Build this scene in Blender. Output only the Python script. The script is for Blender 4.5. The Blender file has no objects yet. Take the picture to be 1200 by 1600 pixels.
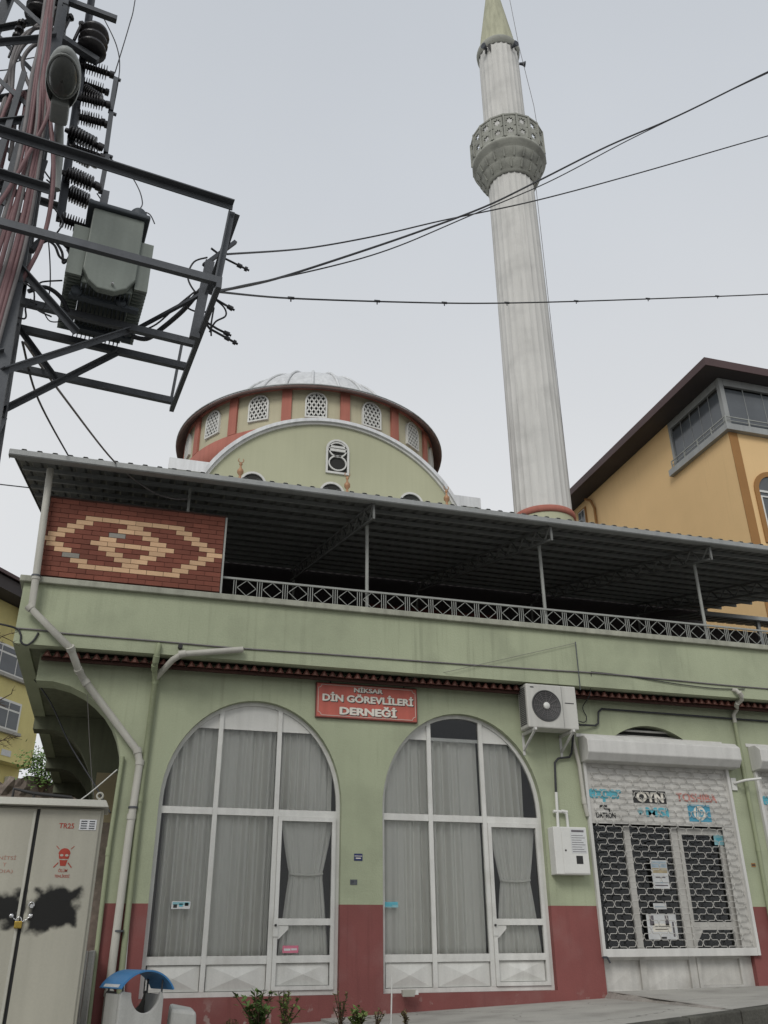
import bpy, math, random
from mathutils import Vector, Matrix
R = math.radians
S = bpy.context.scene
COL = S.collection

# ------------------------------------------------------------------ camera
cam = bpy.data.cameras.new('camera')
cam.sensor_fit = 'VERTICAL'; cam.sensor_height = 32.0; cam.sensor_width = 24.0
cam.lens = 1360.8 / 1600 * 32.0
cam.clip_start = 0.05; cam.clip_end = 2000
camo = bpy.data.objects.new('camera', cam); COL.objects.link(camo)
yaw, pit, rol = .28594, .46277, -.00727
fw = Vector((math.sin(yaw)*math.cos(pit), math.cos(yaw)*math.cos(pit), math.sin(pit)))
rt = Vector((math.cos(yaw), -math.sin(yaw), 0)); up = rt.cross(fw)
rt2 = math.cos(rol)*rt + math.sin(rol)*up; up2 = -math.sin(rol)*rt + math.cos(rol)*up
M = Matrix((rt2, up2, -fw)).transposed().to_4x4(); M.translation = Vector((0, -13, .9))
camo.matrix_world = M
S.camera = camo

# ------------------------------------------------------------------ sky, sun, exposure
SUN_EL, SUN_AZ = R(40), R(212)          # azimuth from +y clockwise
W = bpy.data.worlds.new('World'); S.world = W; W.use_nodes = True
nt = W.node_tree; nt.nodes.clear(); nn = nt.nodes.new; lk = nt.links.new
out = nn('ShaderNodeOutputWorld'); bg = nn('ShaderNodeBackground'); bg.inputs[1].default_value = .1
sky = nn('ShaderNodeTexSky'); sky.sky_type = 'NISHITA'; sky.sun_disc = False
sky.sun_elevation = SUN_EL; sky.sun_rotation = SUN_AZ
tc = nn('ShaderNodeTexCoord'); sep = nn('ShaderNodeSeparateXYZ'); lk(tc.outputs['Generated'], sep.inputs[0])
ramp = nn('ShaderNodeValToRGB'); cr = ramp.color_ramp
cr.elements[0].position = 0; cr.elements[0].color = (.80, .805, .81, 1)
cr.elements[1].position = 1; cr.elements[1].color = (.52, .555, .605, 1)
e_ = cr.elements.new(.45); e_.color = (.765, .775, .785, 1)
e_ = cr.elements.new(.72); e_.color = (.63, .66, .70, 1)
lk(sep.outputs[2], ramp.inputs[0])
cl = nn('ShaderNodeTexNoise'); cl.inputs['Scale'].default_value = 2.2; cl.inputs['Detail'].default_value = 4
lk(tc.outputs['Generated'], cl.inputs['Vector'])
cm = nn('ShaderNodeMapRange'); cm.inputs[3].default_value = .935; cm.inputs[4].default_value = 1.065
lk(cl.outputs['Fac'], cm.inputs[0])
mul = nn('ShaderNodeVectorMath'); mul.operation = 'SCALE'; lk(ramp.outputs[0], mul.inputs[0])
k10 = nn('ShaderNodeMath'); k10.operation = 'MULTIPLY'; k10.inputs[1].default_value = 10.0
lk(cm.outputs[0], k10.inputs[0]); lk(k10.outputs[0], mul.inputs['Scale'])
mx = nn('ShaderNodeMix'); mx.data_type = 'RGBA'; mx.inputs[0].default_value = .93
lk(sky.outputs[0], mx.inputs[6]); lk(mul.outputs[0], mx.inputs[7])
lk(mx.outputs[2], bg.inputs[0]); lk(bg.outputs[0], out.inputs[0])

sl = bpy.data.lights.new('sun', 'SUN'); sl.energy = 1.5; sl.angle = R(24); sl.color = (1, .97, .92)
so = bpy.data.objects.new('sun', sl); COL.objects.link(so)
sd = Vector((math.sin(SUN_AZ)*math.cos(SUN_EL), math.cos(SUN_AZ)*math.cos(SUN_EL), math.sin(SUN_EL)))
so.rotation_euler = sd.to_track_quat('Z', 'Y').to_euler()
S.view_settings.view_transform = 'Standard'; S.view_settings.look = 'None'
S.view_settings.exposure = 0; S.view_settings.gamma = 1; S.view_settings.use_curve_mapping = False

# ------------------------------------------------------------------ materials
def mat(name, col, rough=.75, var=.14, vs=1.2, fine=.06, fs=45, bump=.08, bs=70, metal=0, streak=0, spec=.35, rnd=0, dirt=None, dirtamt=0, ds=2.5, drip=0, crack=0, peel=None):
    m = bpy.data.materials.new(name); m.use_nodes = True
    n = m.node_tree.nodes; l = m.node_tree.links; b = n['Principled BSDF']
    b.inputs['Roughness'].default_value = rough; b.inputs['Metallic'].default_value = metal
    b.inputs['Specular IOR Level'].default_value = spec
    g = n.new('ShaderNodeNewGeometry')
    def noise(sc, det=4, vec=None):
        t = n.new('ShaderNodeTexNoise'); t.inputs['Scale'].default_value = sc; t.inputs['Detail'].default_value = det
        l.new(vec or g.outputs['Position'], t.inputs['Vector']); return t.outputs['Fac']
    def rng(sock, a, c, lo=.25, hi=.75):
        r = n.new('ShaderNodeMapRange'); r.inputs[1].default_value = lo; r.inputs[2].default_value = hi
        r.inputs[3].default_value = a; r.inputs[4].default_value = c; l.new(sock, r.inputs[0]); return r.outputs[0]
    def mult(a, c):
        k = n.new('ShaderNodeMath'); k.operation = 'MULTIPLY'; l.new(a, k.inputs[0]); l.new(c, k.inputs[1]); return k.outputs[0]
    f = rng(noise(vs), 1-var, 1+var)
    if fine: f = mult(f, rng(noise(fs, 3), 1-fine, 1+fine))
    if streak:
        mp = n.new('ShaderNodeMapping'); mp.inputs['Scale'].default_value = (5, 5, .3); l.new(g.outputs['Position'], mp.inputs['Vector'])
        f = mult(f, rng(noise(1.6, 5, mp.outputs[0]), 1-streak, 1+streak*.3, .3, .62))
    if rnd:
        oi = n.new('ShaderNodeObjectInfo'); f = mult(f, rng(oi.outputs['Random'], 1-rnd, 1+rnd, 0, 1))
    v = n.new('ShaderNodeVectorMath'); v.operation = 'SCALE'; v.inputs[0].default_value = col[:3]; l.new(f, v.inputs['Scale'])
    cs = v.outputs[0]
    if dirt:
        x = n.new('ShaderNodeMix'); x.data_type = 'RGBA'; l.new(cs, x.inputs[6]); x.inputs[7].default_value = (*dirt, 1)
        l.new(rng(noise(ds, 7), 0, dirtamt, .5, .72), x.inputs[0]); cs = x.outputs[2]
    def darken(fac, k):                                               # mix towards a grimier tone of the same paint
        nonlocal cs
        x = n.new('ShaderNodeMix'); x.data_type = 'RGBA'; l.new(fac, x.inputs[0]); l.new(cs, x.inputs[6]); x.inputs[7].default_value = (*[c*k for c in col], 1); cs = x.outputs[2]
    if drip:                                                          # thin run-off stains
        mp = n.new('ShaderNodeMapping'); mp.inputs['Scale'].default_value = (11, 11, .55); l.new(g.outputs['Position'], mp.inputs['Vector'])
        darken(mult(rng(noise(1.0, 6, mp.outputs[0]), 0, drip, .56, .70), rng(noise(.55, 3), 0, 1, .42, .60)), .52)
    if crack:
        vo = n.new('ShaderNodeTexVoronoi'); vo.feature = 'DISTANCE_TO_EDGE'; vo.inputs['Scale'].default_value = crack
        ad = n.new('ShaderNodeVectorMath'); ad.operation = 'ADD'; nz = n.new('ShaderNodeTexNoise'); nz.inputs['Scale'].default_value = 3; nz.inputs['Detail'].default_value = 6
        l.new(g.outputs['Position'], nz.inputs['Vector']); sc_ = n.new('ShaderNodeVectorMath'); sc_.operation = 'SCALE'; sc_.inputs['Scale'].default_value = .5; l.new(nz.outputs['Color'], sc_.inputs[0])
        l.new(g.outputs['Position'], ad.inputs[0]); l.new(sc_.outputs[0], ad.inputs[1]); l.new(ad.outputs[0], vo.inputs['Vector'])
        darken(mult(rng(vo.outputs['Distance'], .8, 0, 0, .012), rng(noise(.9, 3), 0, 1, .45, .55)), .3)
    if peel:                                                          # flaked paint low on the wall
        sp = n.new('ShaderNodeSeparateXYZ'); l.new(g.outputs['Position'], sp.inputs[0])
        x = n.new('ShaderNodeMix'); x.data_type = 'RGBA'; l.new(mult(rng(noise(6, 9), 0, .8, .60, .64), rng(sp.outputs[2], 1, 0, .02, .34)), x.inputs[0]); l.new(cs, x.inputs[6]); x.inputs[7].default_value = (*peel, 1); cs = x.outputs[2]
    l.new(cs, b.inputs['Base Color'])
    if bump:
        bp = n.new('ShaderNodeBump'); bp.inputs['Strength'].default_value = bump; bp.inputs['Distance'].default_value = .02
        l.new(noise(bs, 5), bp.inputs['Height']); l.new(bp.outputs[0], b.inputs['Normal'])
    return m
def glass(name, tint=(.8, .82, .82), ior=1.5, gain=1.0):
    m = bpy.data.materials.new(name); m.use_nodes = True; n = m.node_tree.nodes; l = m.node_tree.links; n.clear()
    o = n.new('ShaderNodeOutputMaterial'); t = n.new('ShaderNodeBsdfTransparent'); t.inputs[0].default_value = (*tint, 1)
    g = n.new('ShaderNodeBsdfGlossy'); g.inputs['Roughness'].default_value = .03; g.inputs[0].default_value = (.9, .92, .95, 1)
    f = n.new('ShaderNodeFresnel'); f.inputs[0].default_value = ior; x = n.new('ShaderNodeMixShader')
    l.new(f.outputs[0], x.inputs[0]); l.new(t.outputs[0], x.inputs[1]); l.new(g.outputs[0], x.inputs[2]); l.new(x.outputs[0], o.inputs[0])
    return m
def cloth(name, col):
    m = bpy.data.materials.new(name); m.use_nodes = True; n = m.node_tree.nodes; l = m.node_tree.links; n.clear()
    o = n.new('ShaderNodeOutputMaterial'); d = n.new('ShaderNodeBsdfDiffuse'); t = n.new('ShaderNodeBsdfTranslucent')
    x = n.new('ShaderNodeMixShader'); x.inputs[0].default_value = .18
    g = n.new('ShaderNodeNewGeometry'); z = n.new('ShaderNodeTexNoise'); z.inputs['Scale'].default_value = 1.5; z.inputs['Detail'].default_value = 5
    l.new(g.outputs['Position'], z.inputs['Vector'])
    v = n.new('ShaderNodeMix'); v.data_type = 'RGBA'; v.inputs[6].default_value = (*[c*.86 for c in col], 1); v.inputs[7].default_value = (*col, 1)
    l.new(z.outputs['Fac'], v.inputs[0]); l.new(v.outputs[2], d.inputs[0]); t.inputs[0].default_value = (*col, 1)
    l.new(d.outputs[0], x.inputs[1]); l.new(t.outputs[0], x.inputs[2]); l.new(x.outputs[0], o.inputs[0]); return m

M_ = {}
M_['green'] = mat('green_plaster', (.352, .385, .264), .85, .11, .6, .06, 60, .22, 38, streak=.03, drip=.34, dirt=(.23, .25, .175), dirtamt=.5, ds=1.3)
M_['green_dark'] = mat('green_plaster_shaded', (.15, .16, .11), .9, .2, .9, .07, 60, .15, 40, streak=.2)  # darker copy of the green plaster, overhang shade put into the colour
M_['mosque_green'] = mat('mosque_green_paint', (.42, .425, .295), .85, .07, .4, .04, 50, .06, 40, streak=.03)
M_['drum_cream'] = mat('drum_cream_paint', (.44, .41, .29), .85, .08, .6, .04, 50, .06, 40, streak=.04)
M_['red'] = mat('red_paint', (.205, .067, .061), .7, .14, 1.3, .06, 60, .10, 40, streak=.03, dirt=(.34, .24, .22), dirtamt=.15, ds=2.2, drip=.4, peel=(.36, .30, .27))
M_['salmon'] = mat('salmon_paint', (.37, .135, .10), .8, .12, .9, .05, 50, .06, 40, streak=.10)
M_['white'] = mat('white_paint', (.60, .60, .57), .5, .08, 1.5, .05, 50, .05, 60, streak=.10, dirt=(.26, .25, .22), dirtamt=.3, ds=3)
M_['white_panel'] = mat('white_panel', (.58, .58, .55), .55, .07, 2, .04, 40, .03, 40, streak=.08)
M_['white_shutter'] = mat('white_shutter_metal', (.56, .555, .53), .45, .06, 2, .03, 40, .02, 60, streak=.10)
M_['coping'] = mat('coping_concrete', (.33, .335, .275), .9, .14, 1.6, .08, 50, .2, 40, streak=.2)
M_['concrete'] = mat('concrete', (.36, .35, .32), .92, .16, 1.1, .1, 55, .25, 45, dirt=(.17, .16, .145), dirtamt=.45, ds=2, crack=.7)
M_['concrete_rough'] = mat('broken_concrete', (.28, .26, .235), .95, .3, 3, .15, 45, .6, 30)
M_['kerb'] = mat('kerb_mossy', (.075, .073, .062), .95, .4, 3, .2, 40, .7, 25)
M_['asphalt'] = mat('worn_concrete_road', (.19, .185, .175), .9, .2, .6, .2, 120, .35, 150, crack=.6)
M_['soil'] = mat('soil', (.07, .06, .05), 1, .4, 3, .3, 60, 1, 30)
M_['lead'] = mat('lead_sheet', (.62, .63, .635), .5, .10, .9, .04, 30, .05, 20, metal=.2, streak=.15)
M_['mina'] = mat('minaret_stone', (.58, .575, .55), .85, .07, .5, .04, 30, .08, 30, streak=.08, dirt=(.36, .36, .345), dirtamt=.4, ds=1.3, drip=.35)
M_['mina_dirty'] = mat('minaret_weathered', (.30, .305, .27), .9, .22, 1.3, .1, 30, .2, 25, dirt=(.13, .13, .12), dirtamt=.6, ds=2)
M_['mina_cone'] = mat('minaret_cone', (.40, .40, .29), .8, .12, .7, .06, 25, .08, 25, streak=.2)
M_['black_stain'] = mat('sooty_ring', (.06, .06, .058), .9, .3, 4)
M_['cornice'] = mat('cornice_tile', (.13, .085, .075), .8, .2, 3, .1, 40, .1)
M_['tile'] = mat('clay_tile', (.115, .040, .030), .8, .25, 4, .12, 60, .2, 60, rnd=.3)
M_['tile_tip'] = mat('clay_tile_tip', (.25, .13, .105), .8, .25, 4, rnd=.3)  # paler clay colour standing for the lit sides of the tiles
M_['brick'] = mat('red_brick', (.18, .060, .040), .85, .10, 3, .08, 80, .15, 80, rnd=.16)
M_['brick_tan'] = mat('tan_brick', (.56, .37, .225), .85, .08, 3, .06, 80, .12, 80, rnd=.10)
M_['brick_grey'] = mat('grey_brick', (.24, .23, .205), .85, .1, 3)
M_['mortar'] = mat('mortar', (.055, .026, .02), .95, .2, 3)
M_['steel'] = mat('galvanised_steel', (.09, .096, .105), .55, .18, 2.5, .08, 40, .08, 40, metal=.3, streak=.12)
M_['steel_dark'] = mat('dark_steel', (.06, .065, .075), .6, .2, 2.5, .1, 40, .08, 40, metal=.3)
M_['roof_under'] = mat('sheet_underside', (.175, .18, .172), .6, .12, 1.2, .06, 30, .04, 30, metal=.2)
M_['gutter'] = mat('gutter_metal', (.30, .31, .305), .5, .12, 1.5, .05, 30, .05, 30, metal=.2, streak=.1)
M_['rail'] = mat('railing_paint', (.30, .31, .29), .55, .12, 3, .05, 40, .04)
M_['pipe'] = mat('grey_pipe', (.45, .44, .39), .5, .10, 2, .04, 40, .03, 40, streak=.1)
M_['pipe_green'] = mat('painted_pipe', (.27, .30, .19), .7, .1, 2)
M_['shop_panel'] = mat('shop_panel', (.52, .51, .48), .6, .10, 1.6, .05, 40, .03, 40, streak=.15, dirt=(.28, .26, .23), dirtamt=.4, ds=3)
M_['shop_frame'] = mat('shop_frame', (.46, .45, .42), .6, .1, 2, .05, 40, .04, 40, streak=.12, dirt=(.26, .25, .22), dirtamt=.35, ds=3)
M_['grille'] = mat('grille_wire', (.44, .43, .40), .5, .08, 3)
M_['pvc'] = mat('white_plastic', (.62, .62, .59), .4, .06, 2, .03, 40, .02)
M_['black'] = mat('black_rubber', (.018, .018, .02), .55, .2, 5)
M_['cable'] = mat('cable_dark', (.035, .036, .04), .6, .2, 5)
M_['cable_grey'] = mat('cable_grey', (.16, .15, .15), .6, .2, 5)
M_['pink'] = mat('faded_red_cable', (.18, .10, .105), .6, .2, 3, .08, 30, .1, 30)
M_['trafo'] = mat('transformer_paint', (.20, .225, .20), .5, .10, 1.5, .04, 40, .03, 40, streak=.15)
M_['fins'] = mat('transformer_fins', (.055, .065, .075), .6, .15, 2)
M_['porcelain'] = mat('brown_porcelain', (.022, .020, .022), .3, .2, 3, spec=.5)
M_['lamp_grey'] = mat('lamp_body', (.26, .275, .265), .5, .12, 4)
M_['lamp_glass'] = mat('lamp_bowl', (.085, .09, .085), .2, .2, 5, spec=.5)
M_['cab'] = mat('cabinet_paint', (.42, .405, .335), .55, .06, 1.2, .03, 40, .03, 40, streak=.08)
M_['cab_top'] = mat('cabinet_roof', (.46, .45, .39), .5, .08, 1.5)
M_['stencil'] = mat('red_stencil', (.38, .06, .04), .8, .2, 6)
M_['stencil_faint'] = mat('faded_stencil', (.40, .21, .165), .8, .2, 6)
M_['brass'] = mat('brass', (.40, .28, .06), .35, .1, 5, metal=.8)
M_['chrome'] = mat('chrome', (.6, .6, .6), .25, .05, 5, metal=.9)
M_['blue'] = mat('blue_plastic', (.05, .20, .43), .4, .12, 3, .04, 40, .03)
M_['blue_dk'] = mat('navy_enamel', (.02, .03, .10), .4, .05)
M_['bin'] = mat('bin_concrete', (.45, .45, .425), .8, .08, 2.5, .06, 60, .12, 60, streak=.12)
M_['bin_in'] = mat('bin_inside', (.10, .095, .085), .9, .2, 4)
M_['leaf'] = mat('leaf_green', (.11, .185, .05), .7, .3, 9, .1, 40, .05, rnd=.2)
M_['leaf_y'] = mat('leaf_light', (.15, .21, .06), .7, .3, 9)
M_['leaf_r'] = mat('leaf_russet', (.13, .11, .045), .7, .3, 9)
M_['stem'] = mat('stem', (.08, .055, .035), .9, .3, 9)
M_['signred'] = mat('sign_red', (.46, .115, .085), .5, .12, 3, .04, 40, .02, 40, streak=.12)
M_['signwhite'] = mat('sign_white', (.66, .63, .56), .5, .06, 3)
M_['signborder'] = mat('sign_border', (.52, .38, .33), .6, .06, 3)
M_['signrim'] = mat('sign_rim', (.16, .055, .045), .7, .2, 3)
M_['dark'] = mat('interior_dark', (.03, .03, .028), .9, .1)
M_['room'] = mat('room_paint', (.22, .21, .19), .9, .1)
M_['yellow'] = mat('yellow_render', (.72, .50, .255), .85, .06, .5, .04, 40, .12, 30, drip=.12)
M_['ochre'] = mat('ochre_trim', (.30, .155, .055), .85, .08, 1)
M_['yellow_old'] = mat('old_yellow_render', (.62, .55, .24), .9, .10, .4, .05, 30, .08, 30, streak=.03, dirt=(.25, .21, .11), dirtamt=.3, ds=.8)
M_['soffit'] = mat('brown_soffit', (.055, .047, .047), .7, .15, 1, .05, 30)
M_['fascia'] = mat('fascia', (.075, .045, .045), .6, .15, 1)
M_['stone'] = mat('rubble_stone', (.20, .165, .14), .95, .35, 2.2, .2, 12, .9, 9, dirt=(.07, .065, .05), dirtamt=.7, ds=2.6)
M_['beige'] = mat('beige_render', (.30, .25, .16), .9, .15, 1)
M_['crescent'] = mat('finial_gilt', (.36, .20, .11), .5, .15, 6, metal=.2)
M_['ac'] = mat('ac_casing', (.50, .495, .46), .45, .06, 2, .03, 40, .02, 40, streak=.12)
M_['ac_dark'] = mat('ac_grille', (.075, .075, .075), .6, .1, 4)
M_['paper'] = mat('paper', (.55, .56, .56), .7, .08, 8)
M_['paper_blue'] = mat('paper_blue', (.30, .37, .42), .7, .2, 10)
M_['paper_ochre'] = mat('paper_ochre', (.36, .30, .19), .7, .3, 12)
M_['paper_ink'] = mat('paper_ink', (.12, .11, .12), .7, .2, 10)
M_['paper_pink'] = mat('paper_pink', (.55, .17, .24), .7, .1, 8)
M_['cyan'] = mat('cyan_print', (.10, .37, .45), .6, .12, 6)
M_['cyan_pale'] = mat('pale_cyan_print', (.22, .42, .46), .6, .12, 6)
M_['blue_print'] = mat('blue_print', (.075, .29, .41), .6, .1, 6)
M_['red_print'] = mat('red_print', (.48, .22, .19), .6, .15, 6)
M_['ink'] = mat('black_print', (.03, .03, .03), .6, .2, 6)
M_['glass'] = glass('window_glass', (.97, .98, .97), 1.5)
M_['glass_dk'] = mat('dark_glazing', (.07, .085, .095), .06, .05, 1, 0, bump=0, spec=.9)
M_['glass_far'] = mat('far_glazing', (.085, .095, .105), .12, .3, .8, 0, bump=0, spec=.5)
M_['curtain'] = cloth('sheer_curtain', (.93, .92, .86))

# cabinet paint gets the sprayed black blots as their own mark
def spray_mat():
    m = M_['cab'].copy(); m.name = 'cabinet_door_paint'
    n = m.node_tree.nodes; l = m.node_tree.links; b = n['Principled BSDF']
    src = b.inputs['Base Color'].links[0].from_socket
    g = n.new('ShaderNodeNewGeometry'); s = n.new('ShaderNodeSeparateXYZ'); l.new(g.outputs['Position'], s.inputs[0])
    nz = n.new('ShaderNodeTexNoise'); nz.inputs['Scale'].default_value = 9; nz.inputs['Detail'].default_value = 3; l.new(g.outputs['Position'], nz.inputs['Vector'])
    def mth(op, a, c):
        k = n.new('ShaderNodeMath'); k.operation = op
        for i, q in enumerate((a, c)):
            if isinstance(q, (int, float)): k.inputs[i].default_value = q
            else: l.new(q, k.inputs[i])
        return k.outputs[0]
    n2 = n.new('ShaderNodeTexNoise'); n2.inputs['Scale'].default_value = 4.3; n2.inputs['Detail'].default_value = 1; l.new(g.outputs['Position'], n2.inputs['Vector'])
    w = mth('ADD', mth('MULTIPLY', mth('SUBTRACT', nz.outputs['Fac'], .5), .12), mth('MULTIPLY', mth('SUBTRACT', n2.outputs['Fac'], .5), .22))
    def box(cx, cz, hx, hz):
        dx = mth('SUBTRACT', mth('ABSOLUTE', mth('SUBTRACT', s.outputs[0], cx), 0), hx)
        dz = mth('SUBTRACT', mth('ABSOLUTE', mth('SUBTRACT', s.outputs[2], cz), 0), hz)
        return mth('MAXIMUM', dx, dz)
    d = mth('MINIMUM', box(-.475, 1.265, .20, .165), box(-1.0, 1.245, .22, .155))
    d = mth('MINIMUM', d, box(-.60, 1.13, .08, .05))
    d = mth('ADD', d, w)
    r = n.new('ShaderNodeMapRange'); r.interpolation_type = 'SMOOTHSTEP'; r.inputs[1].default_value = -.03; r.inputs[2].default_value = .03
    r.inputs[3].default_value = 1; r.inputs[4].default_value = 0; l.new(d, r.inputs[0])
    x = n.new('ShaderNodeMix'); x.data_type = 'RGBA'; l.new(r.outputs[0], x.inputs[0]); l.new(src, x.inputs[6]); x.inputs[7].default_value = (.008, .008, .007, 1)
    l.new(x.outputs[2], b.inputs['Base Color']); return m
M_['cab_door'] = spray_mat()

# ------------------------------------------------------------------ mesh helpers
class MB:
    def __init__(s): s.v = []; s.f = []; s.m = []; s.cur = 0; s.smooth = False; s.sm = []
    def face(s, pts):
        i = len(s.v); s.v += [tuple(p) for p in pts]; s.f.append(tuple(range(i, i+len(pts)))); s.m.append(s.cur); s.sm.append(s.smooth); return s
    def mesh(s, vs, fs):
        i = len(s.v); s.v += [tuple(p) for p in vs]
        for f in fs: s.f.append(tuple(i+k for k in f)); s.m.append(s.cur); s.sm.append(s.smooth)
        return s
    def box(s, x0, x1, y0, y1, z0, z1):
        return s.hexa([(x0, y0, z0), (x1, y0, z0), (x1, y1, z0), (x0, y1, z0), (x0, y0, z1), (x1, y0, z1), (x1, y1, z1), (x0, y1, z1)])
    def hexa(s, p):
        return s.mesh(p, [(0, 3, 2, 1), (4, 5, 6, 7), (0, 1, 5, 4), (1, 2, 6, 5), (2, 3, 7, 6), (3, 0, 4, 7)])
    def bar(s, a, b, w=.03, h=None, upv=(0, 0, 1)):
        a = Vector(a); b = Vector(b); d = (b-a).normalized(); u = Vector(upv)
        if abs(d.dot(u)) > .98: u = Vector((0, 1, 0))
        x = d.cross(u).normalized(); y = x.cross(d); h = h or w
        q = []
        for p in (a, b):
            for sx, sy in ((-1, -1), (1, -1), (1, 1), (-1, 1)): q.append(p + x*sx*w/2 + y*sy*h/2)
        return s.hexa(q)
    def angle(s, a, b, w=.06, t=.008, upv=(0, 0, 1), flip=1):
        a = Vector(a); b = Vector(b); d = (b-a).normalized(); u = Vector(upv)
        if abs(d.dot(u)) > .98: u = Vector((0, 1, 0))
        x = d.cross(u).normalized()*flip; y = x.cross(d)*flip
        for (c, ww, hh) in ((x*0, t, w), (None, w, t)):
            q = []
            for p in (a, b):
                if c is not None: cs = [(-t/2, -w/2), (t/2, -w/2), (t/2, w/2), (-t/2, w/2)]
                else: cs = [(t/2, w/2-t), (w, w/2-t), (w, w/2), (t/2, w/2)]
                for i, j in cs: q.append(p + x*i + y*j)
            s.hexa(q)
        return s
    def tube(s, pts, r=.02, n=8, cap=True):
        pts = [Vector(p) for p in pts]; k = len(pts); rr = r if isinstance(r, (list, tuple)) else [r]*k
        ts = []
        for i in range(k):
            t = Vector((0, 0, 0))
            if i: t += (pts[i]-pts[i-1]).normalized()
            if i < k-1: t += (pts[i+1]-pts[i]).normalized()
            ts.append(t.normalized() if t.length > 1e-6 else (pts[min(i+1, k-1)]-pts[max(i-1, 0)]).normalized())
        u = ts[0].orthogonal().normalized(); vs = []
        for i in range(k):
            u = (u - ts[i]*u.dot(ts[i])); u = u.normalized() if u.length > 1e-6 else ts[i].orthogonal().normalized()
            w = ts[i].cross(u)
            for j in range(n):
                a = 2*math.pi*j/n; vs.append(pts[i] + (u*math.cos(a)+w*math.sin(a))*rr[i])
        fs = [(i*n+j, i*n+(j+1) % n, (i+1)*n+(j+1) % n, (i+1)*n+j) for i in range(k-1) for j in range(n)]
        o = s.smooth; s.smooth = True; s.mesh(vs, fs); s.smooth = o
        if cap: s.face(vs[:n][::-1]); s.face(vs[-n:])
        return s
    def lathe(s, prof, c=(0, 0, 0), n=48, axis='z', a0=0, a1=2*math.pi, smooth=True):
        full = abs(a1-a0-2*math.pi) < 1e-6; cnt = n if full else n+1; vs = []
        for r, h in prof:
            for j in range(cnt):
                a = a0+(a1-a0)*j/n; x, y = r*math.cos(a), r*math.sin(a)
                p = (x, y, h) if axis == 'z' else ((h, x, y) if axis == 'x' else (x, h, y))
                vs.append((p[0]+c[0], p[1]+c[1], p[2]+c[2]))
        fs = [(i*cnt+j, i*cnt+(j+1) % cnt, (i+1)*cnt+(j+1) % cnt, (i+1)*cnt+j) for i in range(len(prof)-1) for j in range(n)]
        o = s.smooth; s.smooth = smooth; s.mesh(vs, fs); s.smooth = o; return s
    def sphere(s, c, r, n=12, k=7, sq=(1, 1, 1)):
        pr = [(max(1e-4, math.sin(math.pi*i/k)), -math.cos(math.pi*i/k)) for i in range(k+1)]
        vs = [(c[0]+r*sq[0]*a*math.cos(2*math.pi*j/n), c[1]+r*sq[1]*a*math.sin(2*math.pi*j/n), c[2]+r*sq[2]*h) for a, h in pr for j in range(n)]
        fs = [(i*n+j, i*n+(j+1) % n, (i+1)*n+(j+1) % n, (i+1)*n+j) for i in range(k) for j in range(n)]
        o = s.smooth; s.smooth = True; s.mesh(vs, fs); s.smooth = o; return s
    def prism(s, pts, y0, y1):            # outline in x,z (counter-clockwise seen from -y) pushed from y0 to y1
        n = len(pts); vs = [(x, y0, z) for x, z in pts]+[(x, y1, z) for x, z in pts]
        s.mesh(vs, [tuple(range(n)), tuple(range(2*n-1, n-1, -1))]+[(i, i+n, (i+1) % n+n, (i+1) % n) for i in range(n)]); return s

ORG = {}
def kids(o): return [c for c in bpy.data.objects if c.parent == o]
def tag(o, label=None, cat=None, group=None, kind=None):
    if label: o['label'] = label
    if cat: o['category'] = cat
    if group: o['group'] = group
    if kind: o['kind'] = kind
    return o
def link(o, parent, org):
    COL.objects.link(o); ORG[o.name] = Vector(org)
    if parent:
        o.parent = parent; o.location = Vector(org)-ORG[parent.name]
    else: o.location = org
    return o
def root(name, loc, label=None, cat=None, group=None, kind=None):
    o = bpy.data.objects.new(name, None); o.empty_display_size = .2
    link(o, None, loc); return tag(o, label, cat, group, kind)
def mesh_of(name, mb, mats, org):
    me = bpy.data.meshes.new(name); o = Vector(org)
    me.from_pydata([tuple(Vector(v)-o) for v in mb.v], [], mb.f)
    for m in (mats if isinstance(mats, (list, tuple)) else [mats]): me.materials.append(M_[m])
    for p, mi, sm in zip(me.polygons, mb.m, mb.sm): p.material_index = mi; p.use_smooth = sm
    me.validate(); me.update(); return me
def obj(name, mb, mats, parent=None, label=None, cat=None, group=None, kind=None, org=None, bevel=0):
    if org is None:
        if parent: org = ORG[parent.name]
        else:
            xs = list(zip(*mb.v)); org = Vector(((min(xs[0])+max(xs[0]))/2, (min(xs[1])+max(xs[1]))/2, min(xs[2])))
    o = bpy.data.objects.new(name, mesh_of(name, mb, mats, org)); link(o, parent, org); tag(o, label, cat, group, kind)
    if bevel:
        b = o.modifiers.new('bevel', 'BEVEL'); b.width = bevel; b.segments = 2; b.limit_method = 'ANGLE'
    return o
def inst(name, me, org, parent, rot=None):
    o = bpy.data.objects.new(name, me); link(o, parent, org)
    if rot: o.rotation_euler = rot
    return o
def copy_tree(o, parent, org, label=None):
    c = o.copy(); COL.objects.link(c)
    if parent is None: c.location = org
    else: c.parent = parent
    if label: c['label'] = label
    for k in o.children: copy_tree(k, c, None)
    return c
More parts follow.
